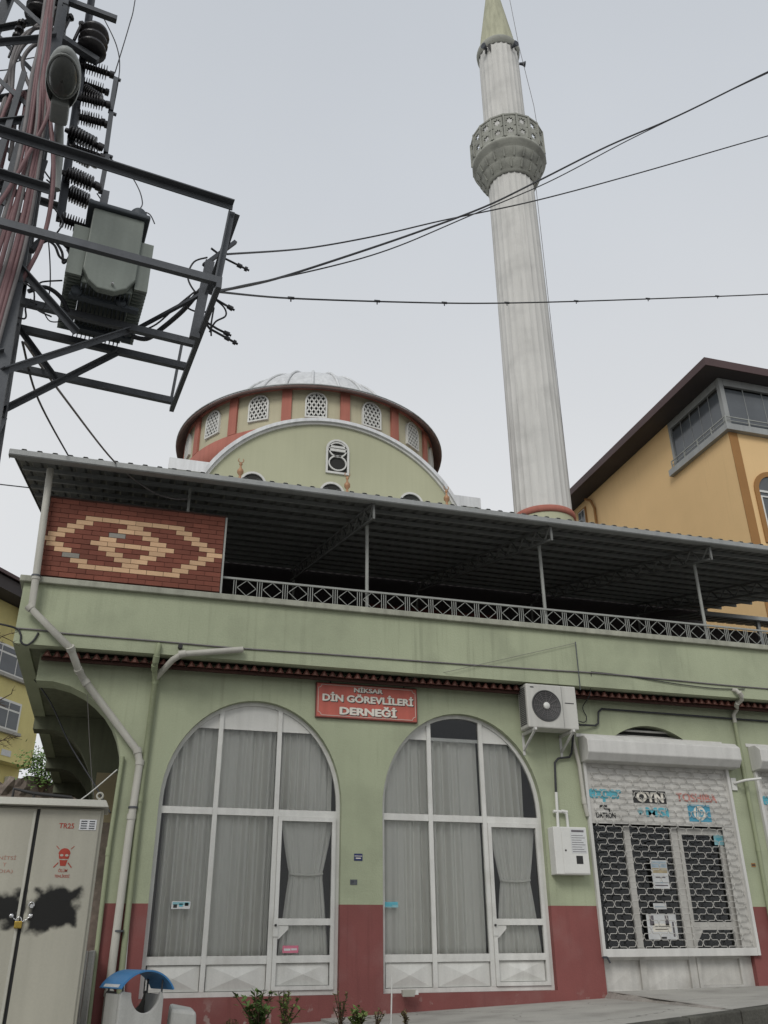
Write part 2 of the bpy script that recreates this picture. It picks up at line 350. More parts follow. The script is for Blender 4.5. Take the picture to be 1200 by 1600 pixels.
def text(name, s, mats, parent, cx, cz, y, w=None, h=None, bold=.0, ext=.002, shear=0, rot=None, x0=None, normal='y', keep=True):
    cu = bpy.data.curves.new(name, 'FONT'); cu.body = s; cu.size = 1; cu.offset = min(bold, .012); cu.extrude = 0; cu.shear = shear; cu.resolution_u = 3
    t = bpy.data.objects.new('tmp_text', cu); COL.objects.link(t)
    bpy.context.view_layer.update()
    me = bpy.data.meshes.new_from_object(t.evaluated_get(bpy.context.evaluated_depsgraph_get()))
    bpy.data.objects.remove(t); bpy.data.curves.remove(cu)
    vs = [v.co.copy() for v in me.vertices]; fs = [tuple(p.vertices) for p in me.polygons]; bpy.data.meshes.remove(me)
    ax = min(v.x for v in vs); bx = max(v.x for v in vs); ay = min(v.y for v in vs); by = max(v.y for v in vs)
    sx = w/(bx-ax) if w else None; sz = h/(by-ay) if h else None
    sx = sx or sz; sz = sz or sx
    mb = MB(); hb = max(0, bold-.012)*.9                              # heavier weight: overlapping copies, each a hair in front of the last
    offs = [(0, 0)] if hb < .004 else [(-hb, 0), (hb, 0), (0, hb*.7), (0, -hb*.7), (0, 0)]
    for q, (ox, oz) in enumerate(offs):
        fv = [(cx+(v.x+ox-(ax+bx)/2)*sx, y-q*.0004, cz+(v.y+oz-(ay+by)/2)*sz) for v in vs]; mb.mesh(fv, fs)
    return obj(name, mb, mats, parent)
def catenary(a, b, sag, n=14):
    a = Vector(a); b = Vector(b)
    return [a.lerp(b, i/n) - Vector((0, 0, sag*4*(i/n)*(1-i/n))) for i in range(n+1)]
def smooth_path(pts, n=6):
    P = [Vector(p) for p in pts]; out = []
    for i in range(len(P)-1):
        p0 = P[max(i-1, 0)]; p1 = P[i]; p2 = P[i+1]; p3 = P[min(i+2, len(P)-1)]
        for k in range(n):
            t = k/n; out.append(.5*((2*p1)+(p2-p0)*t+(2*p0-5*p1+4*p2-p3)*t*t+(3*p1-p0-3*p2+p3)*t**3))
    out.append(P[-1]); return out
def sw(x): return .07+.037*(max(-25, min(30, x))-3.4)     # pavement height along the street

# ================================================================== GROUND
g = MB(); xs = [-300, -120, -60, -25, -15, -10, -6, -3, 0, 3, 6, 9, 12, 15, 20, 30, 60, 120, 300]; ys = [-300, -120, -60, -30, -20, -14, -10, -7, -5, -3.5, 0, 60, 300]
def gz(x, y): return sw(x)-.22+.03*max(-30, min(0, y+3.5))
gv = [(x, y, gz(x, y)) for y in ys for x in xs]; nx = len(xs)
g.mesh(gv, [(j*nx+i, j*nx+i+1, (j+1)*nx+i+1, (j+1)*nx+i) for j in range(len(ys)-1) for i in range(nx-1)])
obj('road', g, 'asphalt', kind='structure', org=(0, 0, 0))
def yk(x): return min(-.6, -3.45+.30*(max(x, 2.0)-5.6))     # kerb line, slightly oblique to the front
def slab(x0, x1, y0, y1, top, thick=.5, step=1.0, mb=None, front=None):
    mb = mb or MB(); n = max(1, int((x1-x0)/step))
    for i in range(n):
        a = x0+(x1-x0)*i/n; b = x0+(x1-x0)*(i+1)/n
        za, zb = top(a), top(b)
        ya, yb_ = (front(a), front(b)) if front else (y0, y0)
        mb.face([(a, ya, za), (b, yb_, zb), (b, y1, zb), (a, y1, za)])
        mb.face([(a, ya, za-thick), (b, yb_, zb-thick), (b, yb_, zb), (a, ya, za)])
    a, b = x0, x1
    mb.face([(a, y0, top(a)-thick), (a, y0, top(a)), (a, y1, top(a)), (a, y1, top(a)-thick)])
    return mb
pv = slab(2.9, 24, -4.2, 0.05, sw, front=lambda x: yk(x)+.1); obj('pavement', pv, 'concrete', kind='structure', org=(8, -1.5, 0))
pv = slab(-8, 2.9, -4.2, 8, lambda x: sw(x)-.03); obj('pavement', pv, 'concrete', kind='structure', org=(0, -1.5, 0))
kb = root('kerb', (8, -3.45, 0), kind='structure')
for i in range(20):
    x = 2.0+i*.86
    b = MB(); j = random.Random(i).uniform(-.012, .012)
    A, D = yk(x+.012), yk(x+.85)
    b.hexa([(x+.012, A-.11+j, sw(x)-.5), (x+.85, D-.11+j, sw(x+.86)-.5), (x+.85, D+.098, sw(x+.86)-.5), (x+.012, A+.098, sw(x)-.5),
            (x+.012, A-.09+j, sw(x)+j*.6), (x+.85, D-.09+j, sw(x+.86)+j*.6), (x+.85, D+.098, sw(x+.86)+.004+j*.3), (x+.012, A+.098, sw(x)+.004+j*.3)])
    obj('kerb_stone', b, 'kerb', kb, bevel=.015)
ap = MB()          # sloping apron in front of the shop
def az(x, y): return sw(x)+.004 + (.235+.035*(x-7.16)/2.7*.9-sw(x)+.05)*max(0, 1+y/2.85)
X = [7.17+i*.9 for i in range(14)]
for a, b in zip(X[:-1], X[1:]):
    ap.face([(a, yk(a)+.12, az(a, yk(a)+.12)), (b, yk(b)+.12, az(b, yk(b)+.12)), (b, 0.02, az(b, 0)), (a, 0.02, az(a, 0))])
obj('apron', ap, 'concrete', kind='structure', org=(10, -1.5, 0))
ae = MB(); rr_ = random.Random(4)
pts = [(7.17+rr_.uniform(-.05, .02), -2.75*i/14, 0) for i in range(15)]
for i in range(14):
    a, b = pts[i], pts[i+1]
    ae.face([(a[0]-.03, a[1], sw(7.1)), (b[0]-.03, b[1], sw(7.1)), (b[0]+.05, b[1], az(7.17, b[1])+.005), (a[0]+.05, a[1], az(7.17, a[1])+.005)])
obj('apron_edge', ae, 'concrete_rough', kind='structure', org=(7.2, -1.5, 0))
bed = MB(); bed.smooth = True; rb = random.Random(8)
bx = [.75+i*.28 for i in range(11)]; by = [-3.25+i*.3 for i in range(6)]
bv = [(x, y, sw(x)+.01+(0.08*math.sin(math.pi*(i+.01)/10)*math.sin(math.pi*j/5)+rb.uniform(-.02, .03) if 0 < i < 10 and 0 < j < 5 else -.05)) for j, y in enumerate(by) for i, x in enumerate(bx)]
bed.mesh(bv, [(j*11+i, j*11+i+1, (j+1)*11+i+1, (j+1)*11+i) for j in range(5) for i in range(10)])
obj('soil_bed', bed, 'soil', kind='structure', org=(2, -2.5, 0))

# ================================================================== ASSOCIATION BUILDING
B = root('association_building', (6, 4, 0), 'long low green plastered building with red base, arched windows and a terrace', 'building')
HW, SPR, RISE = 1.305, 2.75, 1.47
OPEN = [(.53, 3.14, .32), (3.765, 6.375, .32), (7.16, 9.77, .2), (10.42, 13.03, .2), (13.67, 16.28, .2)]
def arch(x, o):
    c = (o[0]+o[1])/2; h = (o[1]-o[0])/2; t = max(0, 1-((x-c)/h)**2); return SPR+RISE*math.sqrt(t)
def arch_xs(o, n=28): c = (o[0]+o[1])/2; h = (o[1]-o[0])/2; return [c-h*math.cos(math.pi*i/n) for i in range(n+1)]
BR = [(-1.34, 4.31), (-1.1, 4.31), (-.87, 4.26), (-.65, 4.16), (-.49, 4.04), (-.35, 3.91), (-.23, 3.75), (-.14, 3.57), (-.08, 3.38), (-.05, 3.15)]
ZT, ZD = 4.72, 1.43
wl = MB(); dd = MB(); T = .24
for (xa, za), (xb, zb) in zip(BR[:-1], BR[1:]):                       # bracket arch on the left end
    wl.face([(xa, 0, za), (xb, 0, zb), (xb, 0, ZT), (xa, 0, ZT)])
    wl.face([(xa, 0, za), (xa, .4, za), (xb, .4, zb), (xb, 0, zb)])
    wl.face([(xb, .4, zb), (xa, .4, za), (xa, .4, ZT), (xb, .4, ZT)])
wl.face([(-1.34, 0, 4.31), (-1.34, 0, ZT), (-1.34, .4, ZT), (-1.34, .4, 4.31)])
wl.face([(-.05, 0, 3.15), (-.05, .4, 3.15), (-.05, .4, ZD), (-.05, 0, ZD)]); dd.face([(-.05, 0, ZD), (-.05, .4, ZD), (-.05, .4, -.4), (-.05, 0, -.4)])
wl.face([(-.05, .4, ZD), (-.05, 8, ZD), (-.05, 8, ZT), (-.05, .4, ZT)]); dd.face([(-.05, .4, -.4), (-.05, 8, -.4), (-.05, 8, ZD), (-.05, .4, ZD)])
def pier(a, b):
    wl.face([(a, 0, ZD), (b, 0, ZD), (b, 0, SPR), (a, 0, SPR)]); wl.face([(a, 0, SPR), (b, 0, SPR), (b, 0, ZT), (a, 0, ZT)])
    dd.face([(a, 0, -.4), (b, 0, -.4), (b, 0, ZD), (a, 0, ZD)])
edge = -.05
for o in OPEN:
    pier(edge, o[0]); edge = o[1]
    dd.face([(o[0], 0, -.4), (o[1], 0, -.4), (o[1], 0, o[2]), (o[0], 0, o[2])]); dd.face([(o[0], 0, o[2]), (o[1], 0, o[2]), (o[1], T, o[2]), (o[0], T, o[2])])
    ax = arch_xs(o)
    for xa, xb in zip(ax[:-1], ax[1:]):
        wl.face([(xa, 0, arch(xa, o)), (xb, 0, arch(xb, o)), (xb, 0, ZT), (xa, 0, ZT)])
        wl.face([(xa, 0, arch(xa, o)), (xa, T, arch(xa, o)), (xb, T, arch(xb, o)), (xb, 0, arch(xb, o))])
    for x in o[:2]:
        wl.face([(x, 0, ZD), (x, T, ZD), (x, T, SPR), (x, 0, SPR)]); dd.face([(x, 0, o[2]), (x, T, o[2]), (x, T, ZD), (x, 0, ZD)])
pier(edge, 18)
obj('wall', wl, 'green', B); obj('dado', dd, 'red', B, 'dull red painted base of the wall')
rm = MB()                                                              # rooms behind the windows
for (a, b) in ((.1, 6.75), (6.8, 17.9)):
    rm.cur = int(a > 1)
    rm.face([(a, 3.2, -.3), (b, 3.2, -.3), (b, 3.2, 4.6), (a, 3.2, 4.6)]); rm.face([(a, .25, .2), (b, .25, .2), (b, 3.2, .2), (a, 3.2, .2)])
    rm.face([(a, .25, 4.5), (b, .25, 4.5), (b, 3.2, 4.5), (a, 3.2, 4.5)])
    for x in (a, b): rm.face([(x, .25, -.3), (x, 3.2, -.3), (x, 3.2, 4.6), (x, .25, 4.6)])
obj('room', rm, ['room', 'dark'], B)
pp = MB(); pp.box(-1.68, 18, -.42, -.22, 4.70, 5.60); pp.box(-1.68, -1.48, -.22, 12, 4.70, 5.60)
obj('parapet', pp, 'green', B)
cp = MB(); cp.box(-1.74, 18, -.49, -.16, 5.60, 5.695); cp.box(-1.74, -1.42, -.16, 12, 5.60, 5.69); obj('coping', cp, 'coping', B, bevel=.012)
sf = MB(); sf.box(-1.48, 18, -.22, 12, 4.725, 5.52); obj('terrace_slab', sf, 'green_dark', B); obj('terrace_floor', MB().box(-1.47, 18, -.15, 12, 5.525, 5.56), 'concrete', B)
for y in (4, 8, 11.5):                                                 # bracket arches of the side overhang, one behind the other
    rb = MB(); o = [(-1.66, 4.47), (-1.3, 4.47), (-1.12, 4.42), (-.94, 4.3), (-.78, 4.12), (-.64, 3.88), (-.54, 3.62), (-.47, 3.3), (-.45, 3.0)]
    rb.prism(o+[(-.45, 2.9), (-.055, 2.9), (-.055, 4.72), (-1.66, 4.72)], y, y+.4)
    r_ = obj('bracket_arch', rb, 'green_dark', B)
    obj('column', MB().box(-.45, -.055, y+.002, y+.398, -.4, 2.9), 'stone', r_); obj('column_cap', MB().box(-.452, -.45, y+.0, y+.4, 2.9, 3.75).box(-.45, -.06, y-.004, y-.001, 2.9, 3.75), 'beige', r_)
sw_ = MB(); sw_.box(-3.5, -.06, 13, 13.3, -.4, 3.4); obj('side_wall', sw_, 'stone', B)

# windows
def frame_window(o, shop=False, open_center=False):
    x0, x1, zb = o; c = (x0+x1)/2; m1, m2 = x0+.79, x0+1.665; F0, F1 = .10, .16
    f = MB(); ax = arch_xs(o, 30); tk = .055
    outer = [(x0, zb)]+[(x, arch(x, o)) for x in ax]+[(x1, zb)]
    ins = (x0+tk, x1-tk, zb); inner = [(x0+tk, zb)]+[(x, arch(x, o)) for x in ax]+[(x1-tk, zb)]
    h = (x1-x0)/2
    inner = [(c+(x-c)*(h-tk)/h, z if z <= SPR else SPR+(z-SPR)*(RISE-tk)/RISE) for x, z in outer]
    for i in range(len(outer)-1):
        a, b, d, e = outer[i], outer[i+1], inner[i+1], inner[i]
        f.mesh([(a[0], F0, a[1]), (b[0], F0, b[1]), (d[0], F0, d[1]), (e[0], F0, e[1]), (e[0], F1, e[1]), (d[0], F1, d[1])], [(0, 3, 2, 1), (3, 4, 5, 2)])
    f.box(x0+tk, x1-tk, F0, F1, zb+.002, zb+.06)
    ro = obj('shop_window' if shop else 'arched_window', f, 'white', B, org=(c, .1, zb))
    ztr = 2.64; zr = .75; topz = 3.80
    for m in (m1, m2):
        mb = MB().box(m-.033, m+.033, F0-.004, F1, zb+.06, arch(m, o)-tk*.6); obj('mullion', mb, 'white', ro)
    mb = MB()
    for a, b in ((x0+tk, m1-.034), (m1+.034, m2-.034), (m2+.034, x1-tk)): mb.box(a, b, F0+.004, F1-.004, ztr-.05, ztr+.045)
    obj('transom', mb, 'white', ro)
    mb = MB()
    for a, b in ((x0+tk, m1-.034), (m1+.034, m2-.034)): mb.box(a, b, F0+.004, F1-.004, zr-.05, zr+.05)
    obj('rail', mb, 'white', ro)
    bays = [(x0+tk*.5, m1), (m1, m2), (m2, x1-tk*.5)]
    for i, (a, b) in enumerate(bays):
        z0 = ztr; xs = [a+(b-a)*k/14 for k in range(15)]
        oc = open_center and i == 1
        zc = lambda x: arch(x, o)-.03
        lim = 9 if oc else topz
        p = MB(); p.face([(a, .135, z0)]+[(b, .135, z0)]+[(x, .135, max(z0, min(lim, zc(x)))) for x in reversed(xs)]); obj('pane', p, 'glass', ro)
        if not oc and not shop:                                         # white infill over the glass
            q = MB(); px = [x for x in [a+(b-a)*k/40 for k in range(41)] if zc(x) > topz]
            if len(px) > 2: q.face([(px[0], .125, topz), (px[-1], .125, topz)]+[(x, .125, zc(x)) for x in reversed(px)]); obj('infill_panel', q, 'white_panel', ro)
        if oc: obj('curtain_rail', MB().box(a+.03, b-.03, .14, .17, 3.80, 3.85), 'white', ro)
        if i < 2:
            p = MB(); p.face([(a, .135, zr), (b, .135, zr), (b, .135, ztr), (a, .135, ztr)]); obj('pane', p, 'glass', ro)
            xa, xb, za, zz = (a+.045, b-.04, zb+.066, zr-.055)
            obj('panel', pyramid(xa, xb, za, zz, .135, .045), 'white_panel', ro)
    a, b = m2+.036, x1-tk-.004; za, zz = zb+.064, ztr-.055                # the door in the right bay
    d = MB(); y0, y1 = .075, .135; st = .055
    d.box(a, a+st, y0, y1, za, zz); d.box(b-st, b, y0, y1, za, zz); d.box(a+st, b-st, y0, y1, zz-st, zz); d.box(a+st, b-st, y0, y1, za, za+.05)
    d.box(a+st, b-st, y0, y1, 1.17, 1.255); d.box(a+st, b-st, y0, y1, .71, .80)
    d.prism([(a+st, 1.0), (a+st+.02, 1.0), (a+st+.15, 1.12), (a+st+.15, 1.171), (a+st, 1.171)], y0+.01, y1-.01)
    if not shop: d.box(a-.01, a+.06, y0-.012, y0-.001, 1.03, 1.25)
    d.mesh(*pyramid(a+st+.01, b-st-.01, za+.055, .705, .12, .04, raw=True))
    do = obj('door', d, 'white', ro)
    obj('door_pane', MB().face([(a+st, .115, 1.255), (b-st, .115, 1.255), (b-st, .115, zz-st), (a+st, .115, zz-st)]).face([(a+st, .115, .80), (b-st, .115, .80), (b-st, .115, 1.17), (a+st, .115, 1.17)]), 'glass', ro)
    obj('lock', MB().lathe([(.0, -.025), (.016, -.022), (.016, 0)], (a+.022, y0-.014, 1.17), 10, 'y'), 'ink', ro)
    return ro
def pyramid(x0, x1, z0, z1, y, h, raw=False):
    cx, cz = (x0+x1)/2, (z0+z1)/2
    v = [(x0, y, z0), (x1, y, z0), (x1, y, z1), (x0, y, z1), (cx, y-h, cz)]; fs = [(0, 1, 4), (1, 2, 4), (2, 3, 4), (3, 0, 4)]
    return (v, fs) if raw else MB().mesh(v, fs)
frame_window(OPEN[0]); frame_window(OPEN[1], open_center=True)

def curtain(x0, x1, z0, z1, y, seed, waist=None, edge=0, folds=9, amp=.085, label='', top_arch=None):
    rn = random.Random(seed); nxx = int((x1-x0)*95); nz = 22; ph = 0; phs = []
    for i in range(nxx+1): ph += (x1-x0)/nxx*folds*2*math.pi*rn.uniform(.55, 1.45); phs.append(ph)
    m = MB(); m.smooth = True; v = []; c = (x0+x1)/2
    for j in range(nz+1):
        t = j/nz; z = z0+(z1-z0)*t
        for i in range(nxx+1):
            u = i/nxx; x = x0+(x1-x0)*u; s = 1
            if waist: 
                zz, wd = waist; k = abs(z-zz)/((z1-zz) if z > zz else (zz-z0)*1.15); s = wd+(1-wd)*min(1, k)**(.85); x = c+(x-c)*s
            x += edge*(1-t)*(1-u)
            zq = min(z, top_arch(x)) if top_arch else z
            a = amp*(.55+.45*(1-t))*(.6+.4*math.sin(i*.05+seed))*(1 if not waist else .55+.3*s)
            q = phs[i]+.3*math.sin(t*2.2+seed); v.append((x, y+.95*a*(abs(math.cos(q/2))**4)+.42*a*math.sin(q+.6)+.2*a*math.sin(q*.31)+.014*math.sin(phs[i]*.37+t*3), zq))
    m.mesh(v, [(j*(nxx+1)+i, j*(nxx+1)+i+1, (j+1)*(nxx+1)+i+1, (j+1)*(nxx+1)+i) for j in range(nz) for i in range(nxx)])
    if waist:
        zz, wd = waist; hw = (x1-x0)/2*wd
        m.tube([(c-hw, y-.035, zz), (c-hw*.5, y-.05, zz-.01), (c, y-.052, zz-.012), (c+hw*.5, y-.05, zz-.008), (c+hw, y-.035, zz+.01)], .018, 6)
    return obj('curtain', m, 'curtain', None, label, 'curtain', 'sheer white curtains hanging behind the arched windows')
tops = [(lambda x, o=o: arch(x, o)+.02) for o in OPEN]
curtain(.62, 2.17, .55, 3.95, .25, 1, edge=.02, folds=8, label='wide pleated curtain in the two left bays of the window beside the blue topped bin', top_arch=tops[0])
curtain(2.24, 3.04, 2.6, 3.95, .25, 2, folds=10, label='short pleated curtain in the upper right bay of the window left of the red sign', top_arch=tops[0])
curtain(2.29, 3.08, .55, 2.6, .22, 3, waist=(1.83, .60), folds=13, amp=.035, label='gathered curtain tied at the waist in the glass door above the pink sticker')
curtain(3.83, 5.40, .55, 3.83, .25, 4, folds=8, label='wide pleated curtain in the two left bays of the second arched window', top_arch=tops[1])
curtain(5.46, 6.16, 2.6, 3.95, .25, 5, folds=9, label='short pleated curtain in the upper right bay of the window beside the air conditioner', top_arch=tops[1])
curtain(5.53, 6.31, .55, 2.6, .22, 6, waist=(1.78, .60), folds=12, amp=.035, label='gathered curtain tied at the waist in the door left of the gas meter box')
def sticker(name, x0, x1, z0, z1, y, mats, label, marks=()):
    r_ = root(name, ((x0+x1)/2, y, z0), label, 'sticker'); obj('sheet', MB().box(x0, x1, y-.002, y, z0, z1), mats, r_)
    for i, (a, b, c, d, mm) in enumerate(marks): obj('print', MB().box(x0+(x1-x0)*a, x0+(x1-x0)*b, y-.0035, y-.0022, z0+(z1-z0)*c, z0+(z1-z0)*d), mm, r_)
    return r_
sticker('sticker', 2.37, 2.59, .83, .92, .112, 'paper_pink', 'pink sticker low on the glass of the left door', ((.1, .5, .3, .6, 'paper'), (.55, .9, .35, .62, 'paper')))
sticker('sticker', .84, 1.09, 1.37, 1.465, .130, 'paper', 'pale blue and white sticker on the leftmost window pane', ((.05, .95, .55, .9, 'cyan_pale'), (.1, .3, .15, .6, 'ink'), (.4, .6, .3, .7, 'cyan'), (.7, .9, .4, .8, 'ink')))
sticker('sticker', 3.80, 4.03, 1.40, 1.475, .130, 'cyan_pale', 'turquoise sticker on the left edge of the second arched window', ((.05, .6, .2, .9, 'cyan'), (.6, .95, .45, .95, 'cyan')))

# brick panel
bp = MB().box(-1.53, 1.085, -.402, -.20, 5.697, 6.99); pan = obj('brick_panel', bp, 'mortar', B, 'red brick screen with a tan diamond pattern')
HU, RP, CX, Z0 = .1225, .0785, -.262, 6.99
TAN = {1: [-6, -4, -2, 0, 2, 4], 2: [-7, -1, 5], 3: [-8, -2, 0, 6], 4: [-9, 1, 7], 5: [-10, -4, 2, 8], 6: [-11, -5, -3, -1, 1, 3, 9], 7: [-10, -4, 2, 8],
       8: [-9, -3, 1, 7], 9: [-2, 0, 6], 10: [-7, -1, 5], 11: [-6, -4, -2, 0, 2, 4]}
GREY = {4: [-3], 9: [-8]}
cache = {}
for row in range(16):
    i = row-2; z1 = Z0-row*RP; z0 = z1-RP+.008
    for k in range(-13, 13):
        if (k % 2 == 0) == (i % 2 == 0): continue
        xa = max(-1.53, CX+k*HU+.003); xb = min(1.08, CX+(k+2)*HU-.003)
        if xb-xa < .03: continue
        kind = 'brick_grey' if k in GREY.get(i, ()) else 'brick_tan' if k in TAN.get(i, ()) else 'brick'
        key = (kind, round(xb-xa, 3))
        if key not in cache: cache[key] = mesh_of('brick', MB().box(0, xb-xa, 0, .018, 0, z1-z0), kind, (0, 0, 0))
        rj = random.Random(row*100+k); inst('brick', cache[key], (xa, -.4185-rj.uniform(0, .004), z0+rj.uniform(-.0015, .0015)), pan)
obj('corner_trim', MB().box(1.087, 1.115, -.43, -.20, 5.697, 6.99), 'rail', B)
obj('panel_cap', MB().box(-1.55, 1.10, -.425, -.19, 6.992, 7.02), 'mortar', B)

# clay tile course under the parapet
tb = obj('tile_course', MB().hexa([(-1.3, -.20, 4.555), (18, -.20, 4.555), (18, -.002, 4.60), (-1.3, -.002, 4.60), (-1.3, -.20, 4.60), (18, -.20, 4.60), (18, -.002, 4.66), (-1.3, -.002, 4.66)]), 'mortar', B, 'row of dark red clay tiles under the parapet')
tm = MB(); pr_ = [(-.063, 0), (-.05, .012), (-.012, .078), (.012, .078), (.05, .012), (.063, 0)]
vs = [(x, 0, z) for x, z in pr_]+[(x*.9, .27, z*.7+.045) for x, z in pr_]
tm.mesh(vs, [(0, 1, 2, 3, 4, 5)]+[(i, i+6, i+7, i+1) for i in range(5)]+[(0, 5, 11, 6)])
tm.cur = 1; tm.mesh([(-.032, -.004, .006), (.022, -.004, .006), (.0, -.004, .060)], [(0, 1, 2)])  # pale triangle on each tile front, a painted highlight
tme = mesh_of('roof_tile', tm, ['tile', 'tile_tip'], (0, 0, 0))
for i in range(132):
    rj = random.Random(i+7); inst('roof_tile', tme, (-1.22+i*.133+rj.uniform(-.007, .007), -.262+rj.uniform(-.008, .008), 4.597+rj.uniform(-.004, .004)), tb, (rj.uniform(-.03, .03), rj.uniform(-.06, .06), rj.uniform(-.04, .04)))

# ================================================================== TERRACE RAILING
RL = root('terrace_railing', (8, -.32, 5.7), 'grey painted iron railing of diamonds and upright bars along the terrace edge', 'railing')
obj('top_rail', MB().box(1.12, 17, -.335, -.305, 6.005, 6.035), 'rail', RL); obj('bottom_rail', MB().box(1.12, 17, -.33, -.31, 5.735, 5.752), 'rail', RL)
pm = MB(); a, b, z0, z1 = .055, .345, 5.752, 6.005; zc = (z0+z1)/2; xc = .2; yy = -.32
for x in (.0, .035, .365): pm.box(x-.005, x+.005, yy-.005, yy+.005, z0, z1)
pm.box(a-.005, a+.005, yy-.006, yy+.006, z0, z1) if False else None
for p, q in (((a, zc), (xc, z1)), ((xc, z1), (b, zc)), ((b, zc), (xc, z0)), ((xc, z0), (a, zc))): pm.bar((p[0], yy, p[1]), (q[0], yy, q[1]), .009, .009, (0, 1, 0))
pme = mesh_of('railing_panel', pm, 'rail', (0, -.32, 5.7))
for i in range(39): inst('railing_panel', pme, (1.3+i*.402, -.32, 5.7), RL)

# ================================================================== TERRACE CANOPY
CN = root('terrace_canopy', (6, 3, 5.6), 'grey corrugated metal canopy on thin posts over the terrace, with lattice trusses', 'canopy')
def zr(y): return 7.44+.246*(y+.9)
CX0, CX1, CY0, CY1 = -2.11, 15.1, -.88, 6.84
rf = MB(); n = int((CX1-CX0)/.215); prof = []
for i in range(n):
    x = CX0+i*(CX1-CX0)/n; w = (CX1-CX0)/n; prof += [(x, 0), (x+w*.52, 0), (x+w*.62, .032), (x+w*.88, .032)]
prof.append((CX1, 0)); v = []
for y in (CY0-.09, CY1):
    for dz in (0, .006): v += [(x, y, zr(y)+z+dz) for x, z in prof]
k = len(prof)
for i in range(k-1): rf.mesh([v[i], v[i+1], v[2*k+i+1], v[2*k+i], v[k+i], v[k+i+1], v[3*k+i+1], v[3*k+i]], [(0, 3, 2, 1), (4, 5, 6, 7), (0, 1, 5, 4), (2, 3, 7, 6)])
obj('roof_sheet', rf, 'roof_under', CN)
gt = MB(); gp = [(-.06, .035), (-.06, -.045), (-.045, -.06), (.045, -.06), (.06, -.045), (.06, .035), (.052, .035), (.052, -.04), (.04, -.052), (-.04, -.052), (-.052, -.04), (-.052, .035)]
gv = [(x, CY0-.05+yy, zr(CY0)-.052+zz) for x in (CX0-.03, CX1) for yy, zz in gp]; k = len(gp)
gt.mesh(gv, [(i, (i+1) % k, (i+1) % k+k, i+k) for i in range(k)]+[tuple(range(k))[::-1]]+[tuple(range(k, 2*k))]); gt.box(CX0-.034, CX0-.028, CY0-.11, CY0+.01, zr(CY0)-.12, zr(CY0)-.03)
obj('gutter', gt, 'gutter', CN)
pu = MB().box(CX0+.05, CX1-.02, -.022, .022, -.075, -.012); pum = mesh_of('purlin', pu, 'gutter', (0, 0, 0))
for i in range(13):
    y = -.72+i*.6; inst('purlin', pum, (0, y, zr(y)), CN)
obj('verge', MB().hexa([(CX0-.012, CY0, zr(CY0)-.03), (CX0, CY0, zr(CY0)-.03), (CX0, CY1, zr(CY1)-.03), (CX0-.012, CY1, zr(CY1)-.03), (CX0-.012, CY0, zr(CY0)+.02), (CX0, CY0, zr(CY0)+.02), (CX0, CY1, zr(CY1)+.02), (CX0-.012, CY1, zr(CY1)+.02)]), 'roof_under', CN)
tr = MB(); cw = .035
def tz(y, d): return zr(y)-.10-d
tr.bar((0, -.86, tz(-.86, 0)), (0, 6.75, tz(6.75, 0)), cw); tr.bar((0, -.86, tz(-.86, .26)), (0, 6.75, tz(6.75, .26)), cw); tr.bar((0, -.845, tz(-.845, .28)), (0, -.845, tz(-.845, -.02)), cw)
y = -.82; s = 0
while y < 6.4:
    tr.bar((0, y, tz(y, .26 if s else 0)), (0, y+.26, tz(y+.26, 0 if s else .26)), .024); y += .26; s ^= 1
trm = mesh_of('truss', tr, 'roof_under', (0, 0, 0))
for x in (3.40, 6.55, 9.70, 12.85): inst('truss', trm, (x, 0, 0), CN)
for x in (3.45, 6.61, 9.77, 12.93):
    obj('post', MB().tube([(x, -.25, 5.56), (x, -.25, tz(-.25, .26))], .03, 10), 'rail', CN)
    obj('post', MB().tube([(x, 6.6, 5.52), (x, 6.6, tz(6.6, .26))], .03, 8), 'rail', CN)
obj('post', MB().tube([(.5, -.26, 7.0), (.5, -.26, zr(-.26)-.08)], .022, 8), 'rail', CN)
obj('end_panel', MB().hexa([(-1.47, -.2, 5.70), (-1.45, -.2, 5.70), (-1.45, 5, 5.7), (-1.47, 5, 5.7), (-1.47, -.2, 7.0), (-1.45, -.2, 7.0), (-1.45, 5, 7.0), (-1.47, 5, 7.0)]), 'mortar', CN)
C2 = root('rear_canopy', (18, 5.5, 0), 'lower grey metal canopy glimpsed behind the right end of the terrace', 'canopy')
c2 = MB(); n = 30
for i in range(n):
    x = 13.6+i*.3
    for x0, x1, dz in ((x, x+.2, 0), (x+.2, x+.3, .04)): c2.hexa([(x0, 4.95, 8.46+dz), (x1, 4.95, 8.46+dz), (x1, 6.2, 8.76+dz), (x0, 6.2, 8.76+dz), (x0, 4.95, 8.49+dz), (x1, 4.95, 8.49+dz), (x1, 6.2, 8.79+dz), (x0, 6.2, 8.79+dz)])
obj('roof_sheet', c2, 'roof_under', C2); obj('gutter', MB().box(13.6, 22.6, 4.86, 4.945, 8.40, 8.50), 'gutter', C2)
pq = MB()
for x in (15.4, 19, 22.5): obj('post', MB().box(x, x+.08, 5.0, 5.08, 0, 8.42), 'gutter', C2)
obj('back_wall', MB().box(13.5, 23, 6.22, 6.3, 0, 8.6), 'soffit', C2)

